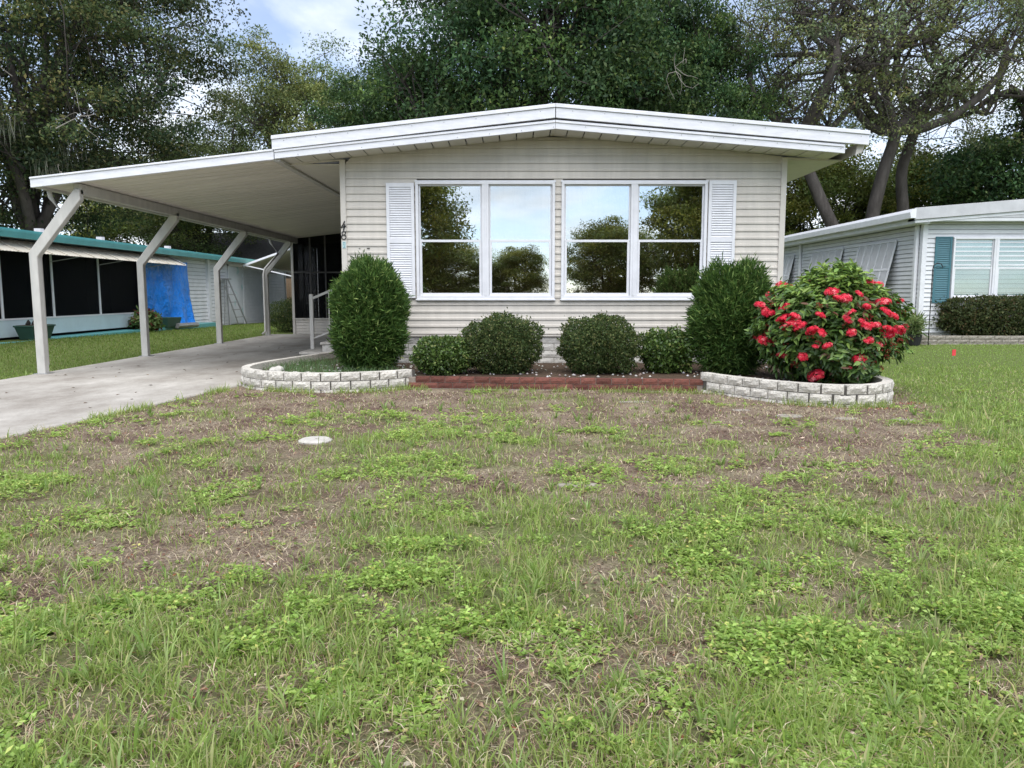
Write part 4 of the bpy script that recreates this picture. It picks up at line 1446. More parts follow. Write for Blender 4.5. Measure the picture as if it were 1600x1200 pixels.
# corrugated awning in strips over the screens
y = 14.0
i = 0
while y < 26.6:
    m = MB()
    n = 10
    A0, A1 = Vector((NX + .02, 0, 2.55)), Vector((NX + .66, 0, 2.24))
    for k in range(n):
        ya, yb = y + k * .062, y + (k + 1) * .062
        za, zb = .012 * (k % 2), .012 * ((k + 1) % 2)
        m.add([(A0.x, ya, A0.z + za), (A1.x, ya, A1.z + za), (A1.x, yb, A1.z + zb), (A0.x, yb, A0.z + zb), (A0.x, ya, A0.z + za - .006), (A1.x, ya, A1.z + za - .006), (A1.x, yb, A1.z + zb - .006), (A0.x, yb, A0.z + zb - .006)],
              [(0, 1, 2, 3), (7, 6, 5, 4), (1, 5, 6, 2), (0, 3, 7, 4)])
    m.bar((A0.x, y + .625, A0.z + .02), (A1.x, y + .625, A1.z + .02), .03, .025)
    m.build('awning_panel', 'awn', nl)
    y += .635
MB().bar((NX + .02, 26.7, 2.57), (NX + .68, 26.7, 2.25), .05, .05).build('awning_edge', 'white', nl)
for y in (16.0, 20.0, 22.3, 25.0):
    MB().bar((NX + .03, y, 2.1), (NX + .62, y + .25, 2.23), .018, .018).build('awning_strut', 'metal', nl)
for y in (17.5, 20.5, 23.5, 28.0):
    MB().tube([(NX - .5, y, 2.8), (NX - .5, y, 2.98)], .12, 8).build('roof_vent', 'roofgrey', nl)

# blue tarpaulin hanging on the neighbour's wall
tr_ = np.random.RandomState(2)
nu, nv = 60, 60
U, W_ = np.meshgrid(np.linspace(0, 1, nu), np.linspace(0, 1, nv), indexing='ij')
yy = 24.75 + U * (3.35 + .15 * W_) + .06 * np.sin(W_ * 9 + U * 4)
zz = 2.40 - .06 * np.sin(U * PI) - W_ * (2.55 + .12 * np.sin(U * 9) - .35 * np.exp(-((U - .33) / .09) ** 2))
zz = np.maximum(zz, -.02 + .04 * U)
xx = NX + .16 + .10 * W_ + (.10 * W_ * np.sin(U * 17 + W_ * 3.5) + .05 * np.sin(U * 31 - W_ * 6) * W_ + .05 * (fbm(U * 9, W_ * 9, 3, 3) - .5) + .14 * W_ * np.sin(U * 6 - 3 * W_))
xx += .25 * sstep(.8, 1, W_) * (fbm(U * 7, W_ * 5, 8, 2))
tv = np.stack([xx.ravel(), yy.ravel(), zz.ravel()], 1)
ti = np.arange(nu * nv).reshape(nu, nv)
tq = np.stack([ti[:-1, :-1].ravel(), ti[1:, :-1].ravel(), ti[1:, 1:].ravel(), ti[:-1, 1:].ravel()], 1)
M['tarp'] = mat('blue tarpaulin', (0.015, 0.27, 0.95), .30, .12, 5, 1.0, 7, spec=.5)
M['tarp'].node_tree.nodes['Bump'].inputs['Distance'].default_value = .09
tarp = np_mesh('tarpaulin', tv, quads=tq, material='tarp', smooth=True)
tag(tarp, 'crumpled bright blue tarpaulin hanging on the teal-trimmed house', 'tarp')
so = tarp.modifiers.new('thickness', 'SOLIDIFY')
so.thickness = .004

# stepladder leaning by the door
ld = thing('step_ladder', 'folded aluminium stepladder leaning by the stained white door', 'ladder', (NX + .3, 32, 0))
for y0, y1, xb, nm in ((31.45, 31.55, .12, 'rear_rail'), (32.0, 31.75, .12, 'rear_rail'), (32.0, 31.35, .5, 'side_rail'), (33.0, 31.95, .5, 'side_rail')):
    MB().bar((NX + xb, y0, -.0), (NX + .16, y1, 1.86), .05, .035, (1, 0, 0)).build(nm, 'metal', ld)
for k in range(1, 6):
    t = k / 6
    a = Vector((NX + .5 + (.16 - .5) * t, 32.0 - .65 * t, 1.86 * t))
    b = Vector((NX + .5 + (.16 - .5) * t, 33.0 - 1.05 * t, 1.86 * t))
    MB().bar(a, b, .09, .03).build('rung', 'metal', ld)
MB().box(NX + .06, NX + .28, 31.3, 32.0, 1.85, 1.9).build('top_cap', 'metal', ld)

# green planter box with a few dry sprigs, leafy clump, pipe and tub along the neighbour's slab
pl = thing('planter_box', 'dark green plastic planter box on the neighbour slab at the left edge', 'planter', (NX + .45, 18.5, .19))
px0, py0 = NX + .45, 18.5
a, b = .30, .42
MB().add([(px0 - .16, py0 - .33, .2), (px0 + .16, py0 - .33, .2), (px0 + .16, py0 + .33, .2), (px0 - .16, py0 + .33, .2), (px0 - .22, py0 - .44, .52), (px0 + .22, py0 - .44, .52), (px0 + .22, py0 + .44, .52), (px0 - .22, py0 + .44, .52)],
         [(0, 3, 2, 1), (0, 1, 5, 4), (1, 2, 6, 5), (2, 3, 7, 6), (3, 0, 4, 7)]).build('box', 'pot', pl)
MB().box(px0 - .24, px0 + .24, py0 - .46, py0 + .46, .50, .54).build('rim', 'pot', pl, bevel=.01)
MB().box(px0 - .2, px0 + .2, py0 - .4, py0 + .4, .48, .545).build('soil', 'soil', pl)
for q in (-.28, -.05, .22):
    MB().tube([(px0, py0 + q, .54), (px0 + .02, py0 + q + .02, .60), (px0 + .05, py0 + q - .03, .66)], [.05, .055, .02], 6).build('sprig', 'dark', pl, smooth=True)
LEAFY = [(3, (.10, .17, .05)), (3, (.16, .23, .08)), (1.5, (.18, .05, .04))]
shrub('leafy_plant', 'small pale leafy clump with reddish leaves in front of the pale blue knee panel', 'plant', (NX + .5, 24.0), .40, .5, .1, .75, 700, .15, .09, LEAFY, 61, 'broad', boxy=2)
MB_p = MB().tube([(NX + .75, 25.6, .22), (NX + .8, 27.1, .20)], .085, 12)
tag(MB_p.build('pipe', 'metal', None), 'pale grey pipe lying on the grass at the foot of the tarpaulin', 'pipe')
tub = MB().add([(NX + .3, 25.0, .18), (NX + .7, 25.0, .18), (NX + .7, 25.9, .18), (NX + .3, 25.9, .18), (NX + .26, 24.95, .52), (NX + .76, 24.95, .52), (NX + .76, 26.0, .50), (NX + .26, 26.0, .50)], [(0, 3, 2, 1), (4, 5, 6, 7), (0, 1, 5, 4), (1, 2, 6, 5), (2, 3, 7, 6), (3, 0, 4, 7)]).build('tub', 'pot', None, bevel=.02)
tag(tub, 'low dark green tub half under the blue tarpaulin', 'tub')

# dark clipped bush past the last carport post
shrub('round_bush', 'dark rounded bush beyond the last carport post by the porch', 'shrub', (-7.55, 25.9), .75, .75, .0, 1.08, 9000, .05, .03, BOX, 62, 'small', boxy=2.4)

# house behind the porch with its propped cream awning
rh = thing('rear_house', 'house behind the screened porch with a propped cream awning', 'house', (-6.2, 38, 0))
lap_wall('siding', 'nwhite', rh, x=-9.2, a=33.0, b=44.0, z0=-.2, z1=3.3, pitch=.14, face=-1)
lap_wall('front_siding', 'nwhite', rh, y=33.0, a=-9.2, b=-3.2, z0=-.2, z1=3.3, pitch=.14)
MB().box(-3.3, -3.2, 33.05, 44, -.2, 3.3).box(-9.2, -3.2, 43.9, 44, -.2, 3.3).build('rear_wall', 'nwhite', rh)
MB().prism([(-9.7, 3.3), (-2.7, 3.3), (-6.2, 4.0)], 32.6, 44.4).build('roof', 'roofdark', rh)
MB().add([(-9.25, 33.2, 3.28), (-9.25, 40, 3.28), (-11.6, 40, 2.45), (-11.6, 33.2, 2.45), (-9.25, 33.2, 3.25), (-9.25, 40, 3.25), (-11.6, 40, 2.42), (-11.6, 33.2, 2.42)], [(0, 1, 2, 3), (7, 6, 5, 4), (0, 3, 7, 4), (1, 5, 6, 2), (2, 6, 7, 3)]).build('awning', 'awn', rh)
for y in (33.2, 36.6, 40):
    MB().bar((-9.25, y, 3.30), (-11.62, y, 2.47), .07, .08).build('awning_rib', 'white', rh)
    MB().bar((-9.25, y, 1.95), (-11.5, y, 2.47), .045, .045).build('awning_prop', 'white', rh)
MB().bar((-11.6, 33.2, 2.44), (-11.6, 40, 2.44), .07, .07).build('awning_edge', 'white', rh)
gh = thing('grey_house', 'dark grey roofed house partly seen over the teal-trimmed roof', 'house', (-20, 55, 0))
MB().box(-24, -14.2, 52, 60, 0, 3.4).build('wall', 'roofdark', gh)
MB().prism([(51.4, 3.3), (60.6, 3.3), (56, 5.6)], -24.6, -13.6, 'X').build('roof', 'roofdark', gh)
MB().box(-24.6, -13.6, 51.34, 51.4, 3.25, 3.42).build('eave', 'nwhite', gh)
fc = thing('wood_fence', 'short brown wooden fence glimpsed beyond the white siding corner', 'fence', (-12, 43, 0))
for i in range(14):
    MB().box(-13.2 + i * .16, -13.2 + i * .16 + .145, 43, 43.03, .2, 2.1).build('plank', 'wood', fc)
MB().box(-13.2, -10.9, 43.03, 43.08, .6, .7).build('rail', 'wood', fc)

# ------------------------------------------------------------------ right neighbour
RY, RX = 19.5, 10.2
nr_ = thing('neighbor_house', 'white-sided house with teal shutters at the right edge', 'house', (13, RY, 0))
lap_wall('front_siding', 'nwhite', nr_, y=RY, a=RX + .1, b=16.9, z0=.30, z1=3.05, pitch=.112)
lap_wall('side_siding', 'nwhite', nr_, x=RX, a=RY + .1, b=33.0, z0=.30, z1=2.98, pitch=.112, face=-1)
MB().prism([(RX + .1, 3.05), (16.9, 3.05), (13.6, 3.36)], RY + .0, RY + .05).build('gable_panel', 'nwhite', nr_)
MB().box(RX - .02, RX + .10, RY - .03, RY + .10, .30, 3.05).build('corner_trim', 'white', nr_, bevel=.005)
MB().box(16.9, 17.0, RY, 33.0, .1, 3.05).box(RX, 17, 33.0, 33.1, .1, 3.05).build('rear_wall', 'nwhite', nr_)
MB().prism([(RX - .42, 3.14), (17.4, 3.14), (17.4, 3.34), (13.6, 3.66), (RX - .42, 3.34)], RY - .35, 33.4).build('roof', 'roofgrey', nr_)
strip(RX - .44, 3.365, 13.6, 3.67, .28, RY - .41, RY - .352).build('fascia', 'roofgrey', nr_, bevel=.004)
strip(13.6, 3.67, 17.42, 3.365, .28, RY - .41, RY - .352).build('fascia', 'roofgrey', nr_, bevel=.004)
strip(RX - .40, 3.08, 13.6, 3.385, .07, RY - .36, RY - .31).build('fascia_trim', 'white', nr_)
MB().prism([(RX - .55, 3.12), (RX - .42, 3.12), (RX - .42, 3.34), (RX - .52, 3.34), (RX - .57, 3.26)], RY - .42, 33.4).build('gutter', 'white', nr_)
MB().box(RX - .40, RX - .0, RY - .3, 33.2, 3.0, 3.135).build('eave', 'nwhite', nr_)
MB().box(RX - .40, 17.3, RY - .34, RY - .0, 3.06, 3.135).build('front_soffit', 'nwhite', nr_)
MB().box(RX - .11, RX - .03, RY + .12, RY + .24, .2, 3.0).build('downspout', 'white', nr_, bevel=.01)
MB().box(RX - .10, RX - .03, 27.6, 27.7, .2, 3.0).build('downspout', 'white', nr_, bevel=.01)
MB().box(RX + .1, 16.9, RY + .01, RY + .1, 0, .30).build('skirting', 'skirt', nr_)
MB().box(RX + .02, RX + .1, RY + .1, 33, 0, .30).build('side_skirting', 'skirt', nr_)
window(nr_, 10.94, 13.10, 1.15, 2.68, RY - .022, 1.92, 'nglass', 'white', blind=False, mull=.12)
window(nr_, 13.3, 15.4, 1.15, 2.68, RY - .022, 1.92, 'nglass', 'white', blind=False, mull=.12)
vb = MB()
zz_ = 1.2
while zz_ < 2.65:
    vb.bar((10.97, RY + .06, zz_), (15.38, RY + .06, zz_), .045, .004, (0, .5, 1))
    zz_ += .05
vb.build('venetian_blind', 'dimblind', nr_)
MB().box(10.9, 15.45, RY + .12, RY + .14, 1.1, 2.75).build('curtain', 'dimblind', nr_)
shutter(nr_, 10.50, 10.92, 1.06, 2.70, RY - .022, 'tealshut', n=30)
# propped lattice shutters along the side wall
for y0, y1 in ((20.75, 22.95), (24.1, 26.5), (28.3, 30.4)):
    P = lambda v, t: (RX - .05 - .30 * t, y0 + (y1 - y0) * v, 2.68 - 1.35 * t)
    m = MB()
    for v in (0, 1):
        m.bar(P(v, 0), P(v, 1), .05, .03, (-1, 0, .3))
    for t in (0, .56, 1):
        m.bar(P(0, t), P(1, t), .05, .03, (-1, 0, .3))
    for v in (.2, .4, .6, .8):
        m.bar(P(v, 0), P(v, 1), .05, .02, (-1, 0, .3))
    sh_ = m.build('awning_shutter', 'white', nr_)
    m2 = MB()
    q_ = [P(0, 0), P(1, 0), P(1, 1), P(0, 1)]
    m2.add([(a + .012, b, c_) for a, b, c_ in q_] + [(a + .018, b, c_) for a, b, c_ in q_], [(0, 1, 2, 3), (7, 6, 5, 4), (0, 4, 5, 1), (2, 6, 7, 3)])
    m2.build('panel', 'white', sh_)
    lv = MB()
    for k in range(44):
        t = (k + .5) / 44
        lv.bar(P(0.01, t), P(.99, t), .020, .007, (-1, 0, .25))
    lv.build('louvers', 'white', sh_)
    MB().bar((RX - .03, y0 + .1, 1.45), P(.04, .95), .02, .02).build('prop', 'white', sh_)

# bed in front of the right neighbour
bw = thing('low_block_wall', 'low weathered block edging below the right neighbour hedge', 'garden wall', (12.5, 18.1, 0))
lbm = [split_block('block', .39, .085, .14, 160 + i, .006) for i in range(3)]
for m_ in lbm:
    m_.materials.append(M['oldstone'])
for c in range(3):
    for i in range(14):
        piece('block', lbm[(i + c) % 3], bw, (9.95 + (c % 2) * .2 + i * .4, 18.9, -.01 + c * .092))
MB().box(9.8, 15.5, 18.93, 18.99, 0, .25).build('joint', 'mortar', bw)
shrub('clipped_hedge', 'long clipped brownish-green hedge under the right neighbour window', 'hedge', (13.05, 18.95 + .35), 2.42, .42, .22, 1.22, 30000, .07, .04, [(5, (.048, .065, .024)), (4, (.070, .090, .032)), (2, (.11, .115, .045)), (.6, (.14, .10, .05))], 63, 'small', boxy=3.6, lump=.05)
pp = thing('potted_plant', 'small potted plant with thin leaves by the right neighbour corner', 'plant', (9.62, 18.55, .05))
MB().tube([(9.62, 18.55, .05), (9.62, 18.55, .30)], [.15, .19], 14).build('pot', 'potblack', pp)
rs = np.random.RandomState(71)
n = 420
bpt = np.stack([9.62 + rs.randn(n) * .07, 18.55 + rs.randn(n) * .07, .28 + rs.rand(n) * .38], 1)
V, Q, C = leaf_mesh(bpt, rs.randn(n, 3) * .7 + np.array([0, 0, .6]), rs.randn(n, 3), .16 + .14 * rs.rand(n), .03 + .02 * rs.rand(n), tint(rs, n, [(1, (.20, .26, .10)), (1, (.28, .34, .15)), (1, (.12, .18, .06))]))
np_mesh('foliage', V, quads=Q, col=C, material='shrub', parent=pp)
hx = 10.06
hk = MB().tube([(hx, 18.7, .0), (hx, 18.7, 1.88), (hx + .02, 18.7, 1.97), (hx + .1, 18.7, 2.02), (hx + .2, 18.7, 2.0), (hx + .24, 18.7, 1.92), (hx + .3, 18.7, 1.93)], .012, 6)
hk.tube([(hx + .02, 18.7, 1.9), (hx + .13, 18.7, 1.93), (hx + .24, 18.7, 1.9)], .008, 5)
tag(hk.build('shepherd_hook', 'black', None, smooth=True), 'thin black shepherd hook in front of the teal shutter', 'garden hook')
fl = thing('marker_flag', 'tiny red marker flag in the lawn by the right neighbour', 'flag', (8.62, 15.06, .03))
MB().tube([(8.62, 15.06, .0), (8.62, 15.06, .20)], .006, 5).build('stake', 'metal', fl)
MB().box(8.585, 8.655, 15.05, 15.06, .08, .20).build('pennant', 'flag', fl)

# ------------------------------------------------------------------ small things in the front yard
cap = MB().tube([(-1.75, 6.62, -.03), (-1.75, 6.62, .022), (-1.75, 6.62, .036)], [.145, .145, .12], 26)
cap.tube([(-1.73, 6.61, .034), (-1.73, 6.61, .044)], .016, 8)
tag(cap.build('valve_cover', 'stone', None), 'round pale concrete valve cover set in the lawn', 'lid')
rs = random.Random(15)
for (x, y, l, w, lab) in ((1.42, 9.15, .36, .05, 'thin pale strip of buried edging near the brick border'), (2.5, 8.42, .20, .06, 'small pale buried stone left of the flat one'), (2.9, 8.02, .30, .12, 'flat pale buried stone in the brown patch below the right border'), (3.42, 7.85, .26, .07, 'narrow pale buried stone below the right block border'), (3.95, 7.72, .26, .10, 'pale buried stone at the edge of the lush grass'), (.42, 5.1, .30, .06, 'pale worn concrete patch showing through the middle of the lawn')):
    pts = []
    for k in range(14):
        t = k / 14 * 6.28
        pts.append((x + l / 2 * math.cos(t) * rs.uniform(.85, 1.1), y + w * math.sin(t) * rs.uniform(.7, 1.15)))
    g0 = float(gz(x, y))
    tag(MB().prism(pts, g0 - .04, g0 + .008, 'Z').build('buried_stone', 'oldstone', None, bevel=.006), lab, 'stone')
# rounded rocks lying in the left bed
for (x, y, r, lab) in ((-3.32, 10.62, .10, 'rounded pale rock at the front of the left bed'), (-3.02, 10.52, .055, 'smaller pale rock beside the rounded rock in the left bed'), (-2.86, 10.56, .05, 'smallest pale rock in the left bed')):
    bm = bmesh.new()
    bmesh.ops.create_icosphere(bm, subdivisions=3, radius=r)
    q = np.random.RandomState(int(abs(x) * 100))
    ph = q.rand(6) * 6
    for v in bm.verts:
        d_ = v.co.normalized()
        v.co *= 1 + .13 * math.sin(d_.x * 4 + ph[0]) + .10 * math.sin(d_.y * 5 + ph[1] + d_.z * 3) + .05 * math.sin(d_.z * 11 + d_.x * 9 + ph[2])
        v.co.z *= .8
    me = bpy.data.meshes.new('rock')
    bm.to_mesh(me)
    bm.free()
    for p in me.polygons:
        p.use_smooth = True
    o = link('rock', me, M['stone'])
    o.location = (x, y, .155 + r * .55)
    tag(o, lab, 'rock')

# ------------------------------------------------------------------ turf, weeds, litter


def blades(name, x, y, z, h, w, az, lean, col, material, label, cat, zs=1.0):
    n = len(x)
    d = np.stack([np.cos(az), np.sin(az), np.zeros(n)], 1)
    a2 = az + PI / 2 + rs.uniform(-1.1, 1.1, n)
    s = np.stack([np.cos(a2), np.sin(a2), np.zeros(n)], 1)
    up = np.array([0, 0, 1.])
    B = np.stack([x, y, z], 1)
    m = B + d * (h * np.sin(lean * .6) * .5)[:, None] + up * (h * np.cos(lean * .6) * .5)[:, None]
    t = m + d * (h * np.sin(lean * 1.5) * .55)[:, None] + up * (h * np.cos(lean * 1.5) * .55)[:, None]
    t[:, 2] = np.maximum(z + (t[:, 2] - z) * zs, z + .004)
    m[:, 2] = z + (m[:, 2] - z) * zs
    w2 = (w * .5)[:, None]
    V = np.stack([B - s * w2 * .8, B + s * w2 * .8, m - s * w2, m + s * w2, t], 1).reshape(-1, 3)
    b = np.arange(n)[:, None] * 5
    o = np_mesh(name, V, quads=b + np.array([[0, 1, 3, 2]]), tris=b + np.array([[2, 3, 4]]), col=np.repeat(col, 5, axis=0), material=material)
    return tag(o, label, cat, kind='stuff')


def yard(rs, n, y0, y1, spread=.78):
    """points over the front yard, closer together towards the street side; drive and beds left free"""
    y = y0 * (y1 / y0) ** rs.rand(n)
    x = (rs.rand(n) * 2 - 1) * (spread * y + .9)
    k = ~inside(x, y, DRIVE) & ~inside(x, y, BED_POLY) & (x > -7.7)
    k &= ~((y > 10.2) & (x > -3.9) & (x < 4.7))
    k &= ~(((x + 1.75) ** 2 + (y - 6.62) ** 2) < .17 ** 2)
    return x[k], y[k]


GREEN = [(4, (.20, .285, .060)), (4, (.265, .36, .09)), (2, (.35, .44, .15)), (1.4, (.45, .44, .20))]
rs = np.random.RandomState(100)
x, y = yard(rs, 250000, 1.45, 13.5)
lu = lush(x, y)
k = rs.rand(len(x)) < .10 + .9 * sstep(.2, .85, lu)
x, y, lu = x[k], y[k], lu[k]
# blades gather in tufts
tx, ty = fbm(x * 9, y * 9, 51, 2), fbm(x * 7 + 40, y * 7, 57, 2)
k = rs.rand(len(x)) < sstep(.30, .55, tx)
x, y, lu, tx = x[k], y[k], lu[k], tx[k]
n = len(x)
far = np.maximum(1, y / 4.0)
h = (.024 + .056 * rs.rand(n) ** 1.6) * (.65 + .65 * lu) * (1 + .5 * (tx > .6) * rs.rand(n)) * (1 + .9 * (rs.rand(n) < .05))
h *= np.where((x > 3.4) & (y > 5), np.interp(y, [5, 7.6, 9.2], [1.35, 1.25, .6]), 1)
w = (.0030 + .0040 * rs.rand(n)) * far ** .8
blades('lawn_grass', x, y, gz(x, y) - .004, h * far ** .15, w, rs.rand(n) * 6.28, .15 + rs.rand(n) ** 1.2 * 1.0, tint(rs, n, GREEN, .22), 'grass', 'thin green grass growing in tufts over the front yard', 'grass')

# dry straw lying between
x, y = yard(rs, 140000, 1.45, 11.5)
lu = lush(x, y)
k = rs.rand(len(x)) < .95 - .72 * lu
x, y = x[k], y[k]
n = len(x)
far = np.maximum(1, y / 3.6)
blades('dry_grass', x, y, gz(x, y) + .002 + rs.rand(n) * .012, .03 + .07 * rs.rand(n), (.0018 + .0018 * rs.rand(n)) * far ** .75, rs.rand(n) * 6.28, .9 + rs.rand(n) * .25,
       tint(rs, n, [(4, (.42, .34, .22)), (3, (.56, .47, .33)), (3, (.26, .19, .125)), (2.5, (.30, .31, .13)), (2.5, (.13, .085, .06))], .2), 'litter', 'dry straw-coloured grass lying over the bare soil of the yard', 'dry grass', zs=.6)

# coarse wide-bladed tufts arching out of the thinner grass
tx_, ty_ = yard(rs, 1100, 1.45, 9.0)
k = rs.rand(len(tx_)) < .25 + .75 * lush(tx_, ty_)
tx_, ty_ = tx_[k], ty_[k]
per = 13
x, y = np.repeat(tx_, per), np.repeat(ty_, per)
n = len(x)
az_ = rs.rand(n) * 6.28
sz = np.repeat(.55 + .75 * rs.rand(len(tx_)), per)
x, y = x + np.cos(az_) * .012 * rs.rand(n), y + np.sin(az_) * .012 * rs.rand(n)
blades('coarse_grass', x, y, gz(x, y) - .004, (.05 + .08 * rs.rand(n)) * sz, (.0055 + .004 * rs.rand(n)) * np.maximum(1, y / 4.5) ** .7, az_, .25 + rs.rand(n) * .75, tint(rs, n, [(4, (.17, .26, .06)), (3, (.24, .34, .10)), (1.5, (.32, .42, .16)), (.8, (.45, .42, .20))], .18), 'grass', 'coarse wide-bladed grass tufts standing out of the front yard', 'grass')

# low broad-leaved weeds in patches: plants with several leaves each
x, y = yard(rs, 100000, 1.45, 10.5)
pm = fbm(x * 2.1 + 9, y * 2.1 + 4, 81, 3)
pf = fbm(x * 6, y * 6, 83, 2)
near = np.interp(y, [0, 2.5, 4, 6.5, 9, 11], [-.06, -.045, -.02, .03, .09, .2])
k = (rs.rand(len(x)) < sstep(.50, .70, pm * .72 + pf * .32 - near)) & (lush(x, y) > .15)
x, y = x[k], y[k]
per = 6
n = len(x) * per
X, Y = np.repeat(x, per), np.repeat(y, per)
far = np.maximum(1, Y / 4.5)
ang = rs.rand(n) * 6.28
hgt = np.repeat(.014 + .050 * rs.rand(len(x)) * sstep(.40, .62, fbm(x * 2.2, y * 2.2, 83, 2)), per) * (.4 + .8 * rs.rand(n))
P = np.stack([X + np.cos(ang) * .006, Y + np.sin(ang) * .006, gz(X, Y) + hgt], 1)
ax = np.stack([np.cos(ang), np.sin(ang), .10 + .5 * rs.rand(n)], 1)
V, Q, C = leaf_mesh(P, ax, np.array([[0, 0, 1.]]) + rs.randn(n, 3) * .22, (.014 + .017 * rs.rand(n)) * far ** .6, (.010 + .009 * rs.rand(n)) * far ** .6,
                    np.clip(tint(rs, n, [(4, (.215, .33, .065)), (4, (.29, .42, .095)), (2.4, (.41, .54, .16)), (.6, (.55, .54, .17))], .15) * np.repeat(.8 + .4 * rs.rand(len(x), 1), per, axis=0), 0, 1), fold=.10, six=False)
o = np_mesh('broadleaf_weeds', V, quads=Q, col=C, material='grass')
tag(o, 'patches of low bright green broad-leaved weeds in the front yard', 'weeds', kind='stuff')

# fallen leaves and bark chips
x, y = yard(rs, 62000, 1.45, 11.5)
lu = lush(x, y)
k = rs.rand(len(x)) < np.clip(.75 - .7 * lu, .04, 1)
x, y = x[k], y[k]
n = len(x)
far = np.maximum(1, y / 5)
P = np.stack([x, y, gz(x, y) + .006 + .008 * rs.rand(n)], 1)
V, Q, C = leaf_mesh(P, np.stack([rs.randn(n), rs.randn(n), rs.randn(n) * .25], 1), np.array([[0, 0, 1.]]) + rs.randn(n, 3) * .3, (.012 + .026 * rs.rand(n)) * far ** .4, (.006 + .010 * rs.rand(n)) * far ** .4,
                    tint(rs, n, [(4, (.16, .095, .065)), (3, (.11, .065, .05)), (2.5, (.34, .25, .17)), (1, (.50, .42, .33)), (.6, (.28, .11, .06))], .25))
o = np_mesh('leaf_litter', V, quads=Q, col=C, material='litter')
tag(o, 'brown fallen leaves and bark chips scattered over the yard', 'leaf litter', kind='stuff')


# closed turf beyond the driveway and to the right of the house
def turf(name, n, xr, yr, label, cols, hh, test):
    x = xr[0] + (xr[1] - xr[0]) * rs.rand(n)
    y = yr[0] * (yr[1] / yr[0]) ** rs.rand(n)
    k = test(x, y)
    x, y = x[k], y[k]
    m = len(x)
    blades(name, x, y, gz(x, y) - .005, hh * (.5 + .9 * rs.rand(m)), (.006 + .006 * rs.rand(m)) * (y / 14) ** .8, rs.rand(m) * 6.28, .2 + rs.rand(m) * .9, tint(rs, m, cols, .2), 'grass', label, 'grass')


LG = [(4, (.110, .175, .030)), (4, (.155, .230, .045)), (2, (.21, .28, .07)), (1, (.26, .26, .11))]
turf('side_lawn', 60000, (-12.3, -7.6), (9.0, 40.0), 'darker mown grass strip between the driveway and the teal-trimmed house', LG, .055, lambda x, y: (x < -7.62) & ~((x < -11.4) & (y > 16.3)))
turf('neighbor_lawn', 90000, (4.7, 16.0), (7.0, 30.0), 'closed bright green lawn stretching to the right neighbour', [(4, (.20, .31, .055)), (4, (.25, .37, .08)), (2, (.33, .44, .13))], .036, lambda x, y: (x > 4.75) & ~((x > 9.8) & (y > 18.8)) & (y > 9.0 - (x - 4.7) * .6))

# weeds and grass in the garden beds and along the driveway edge
x = -3.75 + 2.3 * rs.rand(5200)
y = 10.2 + 2.6 * rs.rand(5200)
k = inside(x, y, [(a * .97 - .06, b + .08) for a, b in BED_L] + [(-2.6, 12.6)]) & (fbm(x * 4, y * 4, 91, 2) > .36)
x, y = x[k], y[k]
n = len(x)
blades('bed_weeds', x, y, np.full(n, .15), .05 + .10 * rs.rand(n), .004 + .004 * rs.rand(n), rs.rand(n) * 6.28, .1 + rs.rand(n) * .7, tint(rs, n, [(4, (.09, .17, .06)), (3, (.14, .24, .09)), (2, (.22, .30, .16))], .2), 'grass', 'thin grassy weeds growing among the pebbles of the left bed', 'weeds')
# pebbles
n = 1500
x, y = -3.8 + 8.3 * rs.rand(n), 9.0 + 3.4 * rs.rand(n)
k = inside(x, y, BED_POLY) & ((x < -1.6) | (rs.rand(n) < .35))
x, y = x[k], y[k]
n = len(x)
r_ = .012 + .016 * rs.rand(n)
oct_ = np.array([(1, 0, 0), (0, 1, 0), (-1, 0, 0), (0, -1, 0), (0, 0, .7), (0, 0, -.7)], float)
V = (np.stack([x, y, np.full(n, .163)], 1)[:, None] + oct_[None] * r_[:, None, None] * (.7 + .6 * rs.rand(n, 6, 1))).reshape(-1, 3)
tri = np.array([(0, 1, 4), (1, 2, 4), (2, 3, 4), (3, 0, 4), (1, 0, 5), (2, 1, 5), (3, 2, 5), (0, 3, 5)])
T = (np.arange(n)[:, None, None] * 6 + tri[None]).reshape(-1, 3)
o = np_mesh('bed_pebbles', V, tris=T, col=np.repeat(tint(rs, n, [(3, (.62, .60, .57)), (2, (.45, .43, .40)), (1, (.30, .22, .18))], .15), 6, axis=0), material='litter')
tag(o, 'white pebbles scattered over the soil of the garden beds', 'pebbles', kind='stuff')
# fringe of grass along borders and driveway
fx, fy = [], []
for pts, m_ in ((BED_L[:8], 1500), (BED_R[:8], 1300), ([(-1.46, 10.42), (2.5, 10.04)], 1300), ([(-5.5, 2.5), (-4.58, 6.72), (-3.87, 10.5)], 4200)):
    seg = np.array(pts, float)
    s_ = np.concatenate([[0], np.cumsum(np.linalg.norm(np.diff(seg, axis=0), axis=1))])
    q = rs.rand(m_) * s_[-1]
    a, b = np.interp(q, s_, seg[:, 0]), np.interp(q, s_, seg[:, 1])
    off_ = -.09 - np.abs(rs.randn(m_)) * .06
    if m_ == 4200:
        fx.append(a + .02 + np.abs(rs.randn(m_)) * .07)
        fy.append(b)
    else:
        fx.append(a + rs.randn(m_) * .02)
        fy.append(b + off_)
x, y = np.concatenate(fx), np.concatenate(fy)
k = fbm(x * 3.2, y * 3.2, 93, 2) > .47
x, y = x[k], y[k]
n = len(x)
blades('edge_grass', x, y, gz(x, y) - .005, .04 + .10 * rs.rand(n) ** 1.7, (.005 + .004 * rs.rand(n)), rs.rand(n) * 6.28, .15 + rs.rand(n) * .9, tint(rs, n, GREEN, .22), 'grass', 'taller grass fringing the borders and the driveway edge', 'grass')
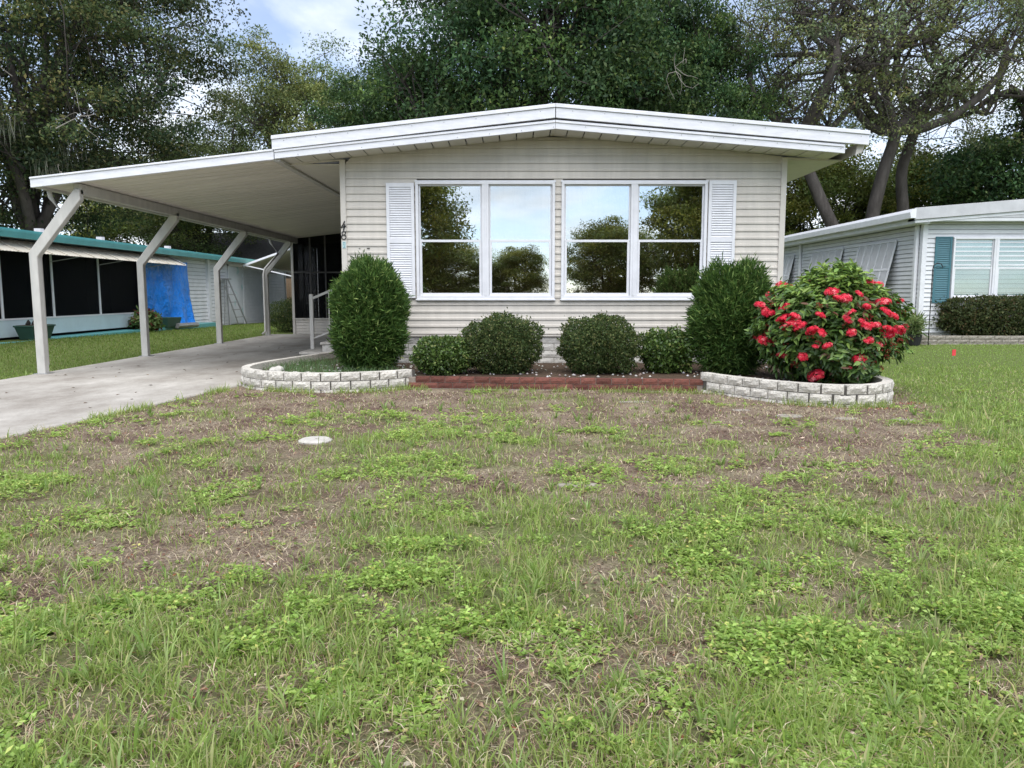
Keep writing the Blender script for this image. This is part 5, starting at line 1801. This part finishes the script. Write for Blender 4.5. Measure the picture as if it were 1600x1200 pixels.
# bits of leaf on the driveway
n = 130
x, y = -7.4 + 4.4 * rs.rand(n), 4 + 18 * rs.rand(n)
k = inside(x, y, [(a * .99, b) for a, b in DRIVE])
x, y = x[k], y[k]
n = len(x)
V, Q, C = leaf_mesh(np.stack([x, y, np.full(n, .027)], 1), np.stack([rs.randn(n), rs.randn(n), np.zeros(n)], 1), np.array([[0, 0, 1.]]) + rs.randn(n, 3) * .15, .03 + .05 * rs.rand(n), .015 + .02 * rs.rand(n), tint(rs, n, [(3, (.12, .08, .055)), (1, (.22, .17, .10)), (1, (.06, .05, .04))], .2))
o = np_mesh('driveway_leaves', V, quads=Q, col=C, material='litter')
tag(o, 'few dry brown leaves scattered on the concrete driveway', 'leaf litter', kind='stuff')

# a few petals dropped below the red bush
n = 70
x, y = 4.15 + rs.randn(n) * .45, 8.62 - np.abs(rs.randn(n)) * .16
k = ~inside(x, y, [(a, b - .08) for a, b in BED_R] + [(2.5, 12)])
x, y = x[k], y[k]
x = np.concatenate([x, 4.66 + rs.randn(26) * .06])
y = np.concatenate([y, 8.95 + rs.randn(26) * .05])
n = len(x)
V, Q, C = leaf_mesh(np.stack([x, y, gz(x, y) + .012 + .012 * rs.rand(n)], 1), np.stack([rs.randn(n), rs.randn(n), rs.randn(n) * .3], 1), np.array([[0, 0, 1.]]) + rs.randn(n, 3) * .4, .014 + .014 * rs.rand(n), .008 + .008 * rs.rand(n), tint(rs, n, [(2, (.62, .06, .08)), (2, (.50, .14, .06)), (1, (.30, .10, .06))], .2))
tag(np_mesh('fallen_petals', V, quads=Q, col=C, material='petal'), 'red and rusty petals dropped on the soil below the red-flowered bush', 'petals', kind='stuff')

GROUPS = {'shade_tree': 'dark shade trees behind the roof', 'olive_tree': 'olive-green trees left of the roof', 'open_oak': 'open oaks right of the roof', 'understory_tree': 'yellow-green bushy trees', 'dark_thicket': 'dark low trees at the right',
          'block_border': 'curved white block borders', 'podocarpus_shrub': 'tall clipped shrubs at the house front', 'neighbor_house': 'neighbouring houses', 'buried_stone': 'pale stones buried in the lawn', 'rock': 'pale rocks in the left bed'}
for o in COL.objects:
    b_ = o.name.split('.')[0]
    if o.parent is None and b_ in GROUPS and not o.get('group'):
        o['group'] = GROUPS[b_]
